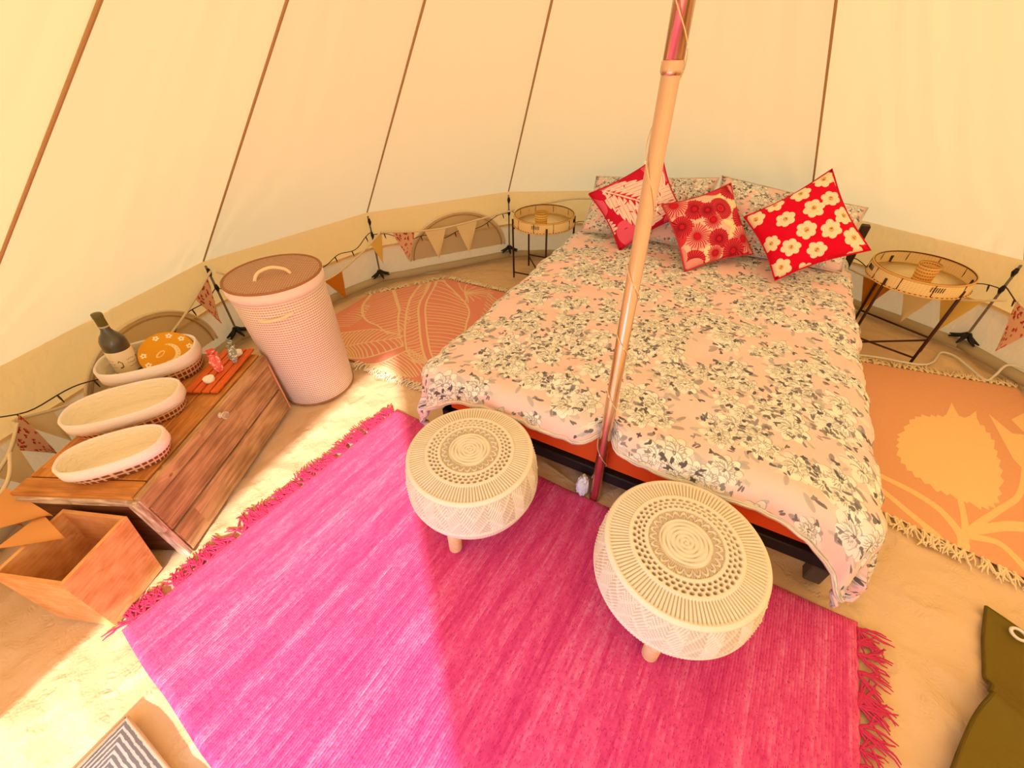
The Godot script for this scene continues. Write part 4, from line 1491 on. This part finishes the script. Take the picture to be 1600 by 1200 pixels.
func tumbler(label: String, at: Vector3, col: Color) -> void:
	var wv := weave_tex(col.darkened(0.35), col, 0.2)
	var m := mat(Color.WHITE, 0.7, wv[0], wv[1], 0.12, Vector3(6, 4, 1))
	var t := thing("woven_tumbler", label, "cup", at, 0.0, "tumblers on the side tables")
	put("body", done(lathe([Vector2(0.0, 0.0), Vector2(0.040, 0.0), Vector2(0.043, 0.004), Vector2(0.050, 0.100), Vector2(0.047, 0.100), Vector2(0.041, 0.008), Vector2(0.0, 0.006)], 32)), m, t)
	put("rim", done(tube(begin(), range(33).map(func(k): return Vector3(0.0485 * cos(TAU * k / 32.0), 0.100, 0.0485 * sin(TAU * k / 32.0))), 0.003, 8)), mat(col.darkened(0.2), 0.7), t)

func side_tables() -> void:
	side_table("round wicker tray table on dark iron legs, right of the bed", Vector3(2.06, 0, -0.865), [[7.6, 0.232], [-82.0, 0.232], [56.0, 0.232], [170.0, 0.232]], "wicker tray tables")
	side_table("round wicker tray table on dark iron legs, left of the bed head", Vector3(0.165, 0, -2.16), [[-95.6, 0.240], [-6.0, 0.240], [-160.0, 0.240], [90.0, 0.240]], "wicker tray tables")
	tumbler("woven orange tumbler on the right-hand tray table", Vector3(2.05, 0.4395, -0.83), Color8(246, 186, 104))
	tumbler("woven yellow tumbler on the tray table left of the bed head", Vector3(0.13, 0.4395, -2.09), Color8(240, 190, 96))

# ---------------------------------------------------------------- along the walls
func flag_mesh(a: Vector3, b: Vector3, tip: Vector3) -> ArrayMesh:
	# a cloth triangle with two faces, hanging from a..b, tip a little off centre
	var along := (b - a)
	var n := along.cross(tip - a).normalized()
	var st := begin()
	for s in [1.0, -1.0]:
		var f := func(u: float, v: float) -> Vector3:
			var uu := 1.0 - u if s > 0.0 else u
			var p := a.lerp(b, uu).lerp(tip, v)
			return p + n * (0.006 * sin(uu * 5.0 + v * 3.0) * v + s * 0.0008)
		sheet(6, 8, f, Vector2(1, 1), null, st)
	return done(st)

func bunting(label: String, pts: Array, flags: Array) -> void:
	var base: Vector3 = pts[0]
	var rel := []
	for p in pts:
		rel.append(p - base)
	var t := thing("bunting", label, "bunting", base, 0.0, "strings of bunting round the tent wall")
	var line := bez(rel, 40)
	put("cord", done(tube(begin(), line, 0.0065, 6)), mats.cord, t)
	for f in flags:
		var k: float = f[0] * 40.0
		var half: float = f[1] * 0.5
		var c: Vector3 = line[int(k)]
		var d: Vector3 = (line[mini(int(k) + 1, 40)] - line[maxi(int(k) - 1, 0)]).normalized()
		put("pennant", flag_mesh(c - d * half, c + d * half, c + Vector3(0, -f[2], 0) + d * half * 2.0 * (f[4] if f.size() > 4 else 0.0)), mats[f[3]], t)

func wall_things() -> void:
	var im := canvas_img(256, 256, Color8(238, 188, 150))
	var r := RandomNumberGenerator.new()
	r.seed = 12
	for k in 34:
		var p := Vector2(r.randf() * 256, r.randf() * 256)
		for j in 4:
			ell(im, p.x + r.randf_range(-7, 7), p.y + r.randf_range(-7, 7), r.randf_range(5, 10), r.randf_range(4, 8), r.randf() * TAU, [Color8(190, 40, 44), Color8(214, 78, 70), Color8(150, 26, 36)][r.randi() % 3], 0.9)
		ell(im, p.x + 14, p.y + 6, 7, 3, r.randf() * TAU, Color8(130, 110, 60), 0.8)
	mats.flag_floral = mat(Color.WHITE, 0.9, tex(im))
	mats.flag_ochre = mat(Color8(202, 130, 34), 0.9)
	mats.flag_cream = mat(Color8(244, 222, 166), 0.9)
	mats.flag_tan = mat(Color8(226, 164, 98), 0.9)
	mats.flag_yellow = mat(Color8(232, 196, 100), 0.9)
	for k in ["flag_floral", "flag_ochre", "flag_cream", "flag_tan", "flag_yellow"]:
		mats[k].backlight_enabled = true
		mats[k].backlight = mats[k].albedo_color * 0.55
	bunting("string of cream and flowered pennants behind the baskets and chest", [Vector3(-2.384, 0.368, -0.467), Vector3(-2.31, 0.285, -0.66), Vector3(-2.20, 0.27, -0.87), Vector3(-2.07, 0.37, -1.18), Vector3(-1.951, 0.53, -1.478)], [[0.09, 0.14, 0.19, "flag_cream", 0.25], [0.34, 0.15, 0.20, "flag_cream"], [0.62, 0.15, 0.20, "flag_yellow"], [0.91, 0.15, 0.24, "flag_floral"]])
	bunting("string of flowered, cream and tan pennants hanging beside the pine box", [Vector3(-2.345, 0.378, -0.430), Vector3(-2.336, 0.305, -0.27), Vector3(-2.33, 0.27, 0.05), Vector3(-2.31, 0.42, 0.66)], [[0.10, 0.15, 0.22, "flag_floral", -0.35], [0.30, 0.15, 0.20, "flag_cream"], [0.5, 0.15, 0.2, "flag_tan"], [0.72, 0.15, 0.2, "flag_floral"]])
	bunting("string with an ochre and a yellow pennant between hamper and second wall strap", [Vector3(-1.93, 0.515, -1.49), Vector3(-1.70, 0.30, -1.68), Vector3(-1.47, 0.235, -1.885), Vector3(-1.25, 0.32, -2.07), Vector3(-1.076, 0.436, -2.205)], [[0.18, 0.15, 0.2, "flag_cream"], [0.56, 0.15, 0.21, "flag_ochre", 0.3], [0.93, 0.13, 0.21, "flag_yellow", 0.1]])
	bunting("string of one flowered and two cream pennants above the terracotta rug", [Vector3(-1.06, 0.442, -2.195), Vector3(-0.866, 0.413, -2.241), Vector3(-0.624, 0.40, -2.304), Vector3(-0.367, 0.42, -2.37), Vector3(-0.03, 0.462, -2.440)], [[0.20, 0.17, 0.23, "flag_floral"], [0.455, 0.17, 0.24, "flag_cream"], [0.715, 0.18, 0.25, "flag_cream"]])
	bunting("string rising behind the left tray table to the bed head", [Vector3(0.0, 0.455, -2.475), Vector3(0.27, 0.50, -2.445), Vector3(0.55, 0.54, -2.35), Vector3(0.93, 0.50, -2.20)], [[0.20, 0.15, 0.2, "flag_tan"], [0.75, 0.15, 0.2, "flag_cream"]])
	bunting("string of tan, cream and yellow pennants behind the right tray table", [Vector3(1.83, 0.45, -1.58), Vector3(2.02, 0.33, -1.27), Vector3(2.17, 0.295, -1.00), Vector3(2.29, 0.32, -0.80), Vector3(2.385, 0.40, -0.625)], [[0.16, 0.16, 0.2, "flag_cream"], [0.40, 0.17, 0.21, "flag_ochre"], [0.60, 0.15, 0.19, "flag_cream"], [0.82, 0.17, 0.20, "flag_yellow"]])
	bunting("string with a flowered pennant at the right edge of the tent", [Vector3(2.40, 0.41, -0.585), Vector3(2.425, 0.34, -0.40), Vector3(2.42, 0.30, -0.15), Vector3(2.38, 0.40, 0.33)], [[0.17, 0.17, 0.24, "flag_floral", 0.0], [0.42, 0.16, 0.2, "flag_cream"], [0.7, 0.16, 0.2, "flag_tan"]])

	var lo := thing("bunting", "loose end of tan pennants flopped over the rear corner of the pine box", "bunting", Vector3(-2.19, 0.33, -0.03), 0.0, "strings of bunting round the tent wall")
	var lb := lo.position
	put("cord", done(tube(begin(), bez([Vector3(-2.25, 0.375, -0.26) - lb, Vector3(-2.19, 0.338, -0.12) - lb, Vector3(-2.20, 0.332, 0.07) - lb, Vector3(-2.16, 0.31, 0.22) - lb], 20), 0.0065, 6)), mats.cord, lo)
	put("pennant", flag_mesh(Vector3(-2.188, 0.336, -0.12) - lb, Vector3(-2.20, 0.330, 0.08) - lb, Vector3(-1.955, 0.316, 0.015) - lb), mats.flag_tan, lo)
	put("pennant", flag_mesh(Vector3(-2.00, 0.312, 0.0) - lb, Vector3(-2.06, 0.310, 0.12) - lb, Vector3(-1.85, 0.308, 0.115) - lb), mats.flag_tan, lo)

	# straps with toggles at the corners of the wall
	var where := ["by the hamper's left side", "left of the back wall, above the terracotta rug", "beside the left tray table", "behind the bed pillows on the left", "behind the bed pillows on the right", "right of the right-hand tray table"]
	for i in range(1, 7):
		var top := wall_base(i + 1, 0.56)
		var foot := wall_base(i + 1, 0.09)
		var n := Vector3(top.x, 0, top.z).normalized()
		var t := thing("wall_strap", "grey toggle strap on the tent wall " + where[i - 1], "strap", foot - n * 0.05, 0.0, "corner straps of the tent wall")
		var a := top - foot + n * 0.030
		put("strap", done(tube(begin(), bez([Vector3.ZERO, a * 0.5 - n * 0.005, a], 10), 0.0065, 6)), mats.grey_strap, t)
		for h in [0.70, 0.92]:
			var d := a.normalized()
			put("toggle", done(tube(begin(), [a * h - d * 0.022 - n * 0.008, a * h - n * 0.012, a * h + d * 0.022 - n * 0.008], [0.007, 0.013, 0.008], 8)), mats.black, t)
		var st := begin()
		for k in 3:
			var ang := atan2(-n.x, -n.z) + (k - 1) * 1.15
			var dd := Vector3(sin(ang), 0, cos(ang))
			tube(st, [Vector3(0, 0.028, 0), dd * 0.035 + Vector3(0, 0.006, 0), dd * 0.072 + Vector3(0, -0.012, 0)], [0.016, 0.012, 0.005], 8)
		for s in [-1.0, 1.0]:
			var dd: Vector3 = Vector3(n.z, 0, -n.x) * float(s)
			tube(st, [Vector3(0, 0.020, 0), dd * 0.04 + Vector3(0, 0.002, 0), dd * 0.075 + Vector3(0, -0.008, 0)], [0.014, 0.011, 0.004], 8)
		put("foot_clip", done(st), mats.black, t)

	# half-moon windows: a mesh pane with a cream piped arch, zipped into the cloth
	var mesh_m := mat(lin(0.64, 0.48, 0.27), 0.95, null, noise_tex(0.3, 66, 128, 2), 0.05)
	mesh_m.backlight_enabled = true
	mesh_m.backlight = lin(0.6, 0.5, 0.34)
	var k := 0
	for w in [[1, 0.57, 0.38, 0.485, 0.12], [3, 0.60, 0.41, 0.487, 0.14]]:
		k += 1
		var o := struct("window_%d" % k)
		var c0: int = w[0]
		var hw: float = w[2] / (corner(c0 + 1, 0.4) - corner(c0, 0.4)).length()
		var P := func(x: float, y: float, off: float) -> Vector3:
			# x -1..1 across the arch, y 0..1 up it
			var h: float = lerpf(w[4], w[3], y)
			var p := wall_base(c0, h).lerp(wall_base(c0 + 1, h), w[1] + x * hw)
			return p - Vector3(p.x, 0, p.z).normalized() * off
		put("mesh_pane", sheet_mesh(24, 10, func(u: float, v: float) -> Vector3: return P.call(cos(PI * (1.0 - u)) * 0.98, v * sin(PI * u) * 0.98, 0.014)), mesh_m, o)
		for q in [[1.0, 0.0075, mats.cord], [0.93, 0.004, mats.seam]]:
			var pts := []
			for j in 41:
				var a := PI * (1.0 - j / 40.0)
				pts.append(P.call(cos(a) * q[0], sin(a) * q[0], 0.019))
			put("arch_piping", done(tube(begin(), pts, q[1], 8)), q[2], o)

	# thin dark wire with little unlit bulbs, looped from strap to strap
	var names := ["above the chest, behind the baskets", "behind the hamper", "across the back wall with the arched window", "behind the left tray table", "behind the pillows", "behind the right tray table", "at the right edge of the tent", "at the left edge, over the pine box"]
	var ii := 0
	for i in [1, 2, 3, 4, 5, 6, 7, 0]:
		var pts := []
		var top_h := 0.43
		for j in 41:
			var u := j / 40.0
			var h := top_h - 0.11 * sin(PI * u) + 0.018 * sin(u * 23.0 + i * 2.0)
			var p := wall_base(i, h).lerp(wall_base(i + 1, h), u)
			p -= Vector3(p.x, 0, p.z).normalized() * (0.045 + 0.008 * sin(u * 31.0))
			pts.append(p)
		var base: Vector3 = pts[0]
		for j in 41:
			pts[j] -= base
		var t := thing("fairy_lights", "dark wire of unlit fairy lights " + names[ii], "string light", base, 0.0, "fairy light wires")
		ii += 1
		put("wire", done(tube(begin(), pts, 0.0028, 6)), mats.dark_wire, t)
		for j in range(3, 40, 5):
			var p: Vector3 = pts[j]
			put("bulb", done(tube(begin(), [p, p + Vector3(0.004, -0.018, 0.003), p + Vector3(0.008, -0.038, 0.006)], [0.004, 0.0045, 0.002], 6)), mats.dark_wire, t)

# ---------------------------------------------------------------- odds and ends
func odds() -> void:
	# white cable on the floor
	var cab := thing("power_cable", "white power cable snaking over the floor past the orange rug's fringe", "cable")
	put("cable", done(tube(begin(), bez([Vector3(1.72, 0.008, -0.80), Vector3(1.921, 0.014, -0.718), Vector3(2.108, 0.014, -0.612), Vector3(2.22, 0.010, -0.62), Vector3(2.357, 0.008, -0.70), Vector3(2.402, 0.008, -0.656), Vector3(2.385, 0.008, -0.56), Vector3(2.36, 0.008, -0.435), Vector3(2.41, 0.03, -0.44), Vector3(2.46, 0.085, -0.455), Vector3(2.52, 0.085, -0.40)], 80), 0.0062, 8)), mats.white_cable, cab)
	# crumpled white cloth tied at the foot of the pole
	var fn := FastNoiseLite.new()
	fn.seed = 90
	fn.frequency = 1.0
	var tuft := thing("cloth_tuft", "crumpled bit of white cloth at the foot of the metal pole", "cloth", Vector3(-0.052, 0.0, -0.025))
	put("cloth", sheet_mesh(36, 22, func(u: float, v: float) -> Vector3:
		var a := -TAU * u
		var e := -PI / 2 + PI * v
		var d := Vector3(cos(e) * cos(a), sin(e), cos(e) * sin(a))
		var k := 1.0 + 0.35 * fn.get_noise_3d(d.x * 2.4, d.y * 2.4, d.z * 2.4) + 0.25 * fn.get_noise_3d(d.x * 6.0, d.y * 6.0, d.z * 6.0)
		return Vector3(d.x * 0.026 * k, 0.062 + d.y * 0.060 * k, d.z * 0.026 * k)), mat(Color8(244, 244, 246), 0.95), tuft)
	# olive tarpaulin at the right
	var olive := mat(lin(0.17, 0.115, 0.006), 0.75, null, noise_tex(0.02, 93, 256, 3), 0.3, Vector3(3, 3, 1))
	var edge := bez([Vector3(1.205, 0, 0.615), Vector3(1.10, 0, 0.70), Vector3(1.02, 0, 0.775), Vector3(0.955, 0, 0.825), Vector3(0.80, 0, 0.905), Vector3(0.62, 0, 1.01), Vector3(0.40, 0, 1.15)], 60)
	var dir := Vector3(0.44, 0, 0.90).normalized()
	var tp := thing("tarpaulin", "folded olive tarpaulin with a metal eyelet at the right edge of the floor", "tarpaulin")
	var tf := func(u: float, v: float) -> Vector3:
		var p: Vector3 = edge[int(round(v * 60.0))]
		p += dir * (0.95 * u)
		var e := minf(u, 1.0 - u)
		var ridge := 0.045 * exp(-pow((v - 0.50 - u * 0.12) * 16.0, 2.0)) + (0.030 if v > 0.52 + u * 0.12 else 0.0) * smoothstep(0.0, 0.02, v - 0.50 - u * 0.12)
		return p + Vector3(0, 0.006 + ridge * smoothstep(-0.02, 0.02, e + 0.02) + 0.010 * maxf(0.0, fn.get_noise_2d(u * 4.0, v * 5.0)) * smoothstep(0.0, 0.1, e), 0)
	put("sheet", sheet_mesh(40, 60, tf, Vector2(1, 1)), olive, tp)
	var rim := []
	for k in 61:
		rim.append(tf.call(0.0, 1.0 - k / 60.0) - Vector3(0, 0.003, 0))
	for k in 41:
		rim.append(tf.call(k / 40.0, 0.0) - Vector3(0, 0.003, 0))
	put("hem", done(tube(begin(), rim, 0.005, 6)), olive, tp)
	put("eyelet", done(tube(begin(), range(25).map(func(k): return Vector3(1.205 + 0.019 * cos(TAU * k / 24.0), 0.022, 0.708 + 0.019 * sin(TAU * k / 24.0))), 0.005, 8)), mat(lin(0.85, 0.82, 0.72), 0.35), tp)
	# striped floor cushion at the lower left
	var n := 512
	var im := canvas_img(n, n, Color8(170, 156, 150))
	for y in n:
		for x in n:
			var d := mini(mini(x, n - 1 - x), mini(y, n - 1 - y))
			var s := fposmod(d * 0.072 + 0.15 * fn.get_noise_2d(x * 0.03, y * 0.03), 1.0)
			im.set_pixel(x, y, Color8(186, 172, 166) if s < 0.42 else Color8(112, 102, 100))
	var cu := thing("floor_cushion", "square floor cushion with concentric grey and cream stripes, lower left corner", "cushion")
	var K := Vector3(-1.582, 0, 0.564)
	var d1 := Vector3(-0.57, 0, 0.82).normalized() * 0.48
	var d2 := Vector3(0.80, 0, 0.60).normalized() * 0.48
	var top := func(u: float, v: float) -> Vector3:
		var x := 2.0 * u - 1.0
		var y := 2.0 * v - 1.0
		var b := pow(maxf(0.0, (1.0 - pow(x, 4)) * (1.0 - pow(y, 4))), 0.5)
		return K + d1 * u + d2 * v + Vector3(0, 0.026 + 0.010 * b, 0)
	put("striped_top", sheet_mesh(24, 24, func(u: float, v: float) -> Vector3: return top.call(v, u)), mat(Color.WHITE, 0.95, tex(im)), cu)
	var side := begin()
	side.set_smooth_group(-1)
	var c := [K, K + d2, K + d2 + d1, K + d1]
	for k in 4:
		var a: Vector3 = c[k]
		var b: Vector3 = c[(k + 1) % 4]
		for j in 4:
			var q0 := 0.002 + 0.024 * j / 4.0
			var q1 := 0.002 + 0.024 * (j + 1) / 4.0
			var mid := K + (d1 + d2) * 0.5
			var in0 := 0.03 * pow(absf(j / 4.0 - 0.5) * 2.0, 2.0) * 0.5
			var in1 := 0.03 * pow(absf((j + 1) / 4.0 - 0.5) * 2.0, 2.0) * 0.5
			quad(side, (b + Vector3(0, q0, 0)).lerp(mid + Vector3(0, q0, 0), in0), (a + Vector3(0, q0, 0)).lerp(mid + Vector3(0, q0, 0), in0), (a + Vector3(0, q1, 0)).lerp(mid + Vector3(0, q1, 0), in1), (b + Vector3(0, q1, 0)).lerp(mid + Vector3(0, q1, 0), in1))
	put("side_band", done(side), mat(Color8(206, 166, 120), 0.9), cu)
	var pip := []
	for k in 5:
		pip.append(c[k % 4] + Vector3(0, 0.026, 0))
	put("edge_piping", done(tube(begin(), pip, 0.006, 6)), mat(Color8(226, 200, 172), 0.9), cu)
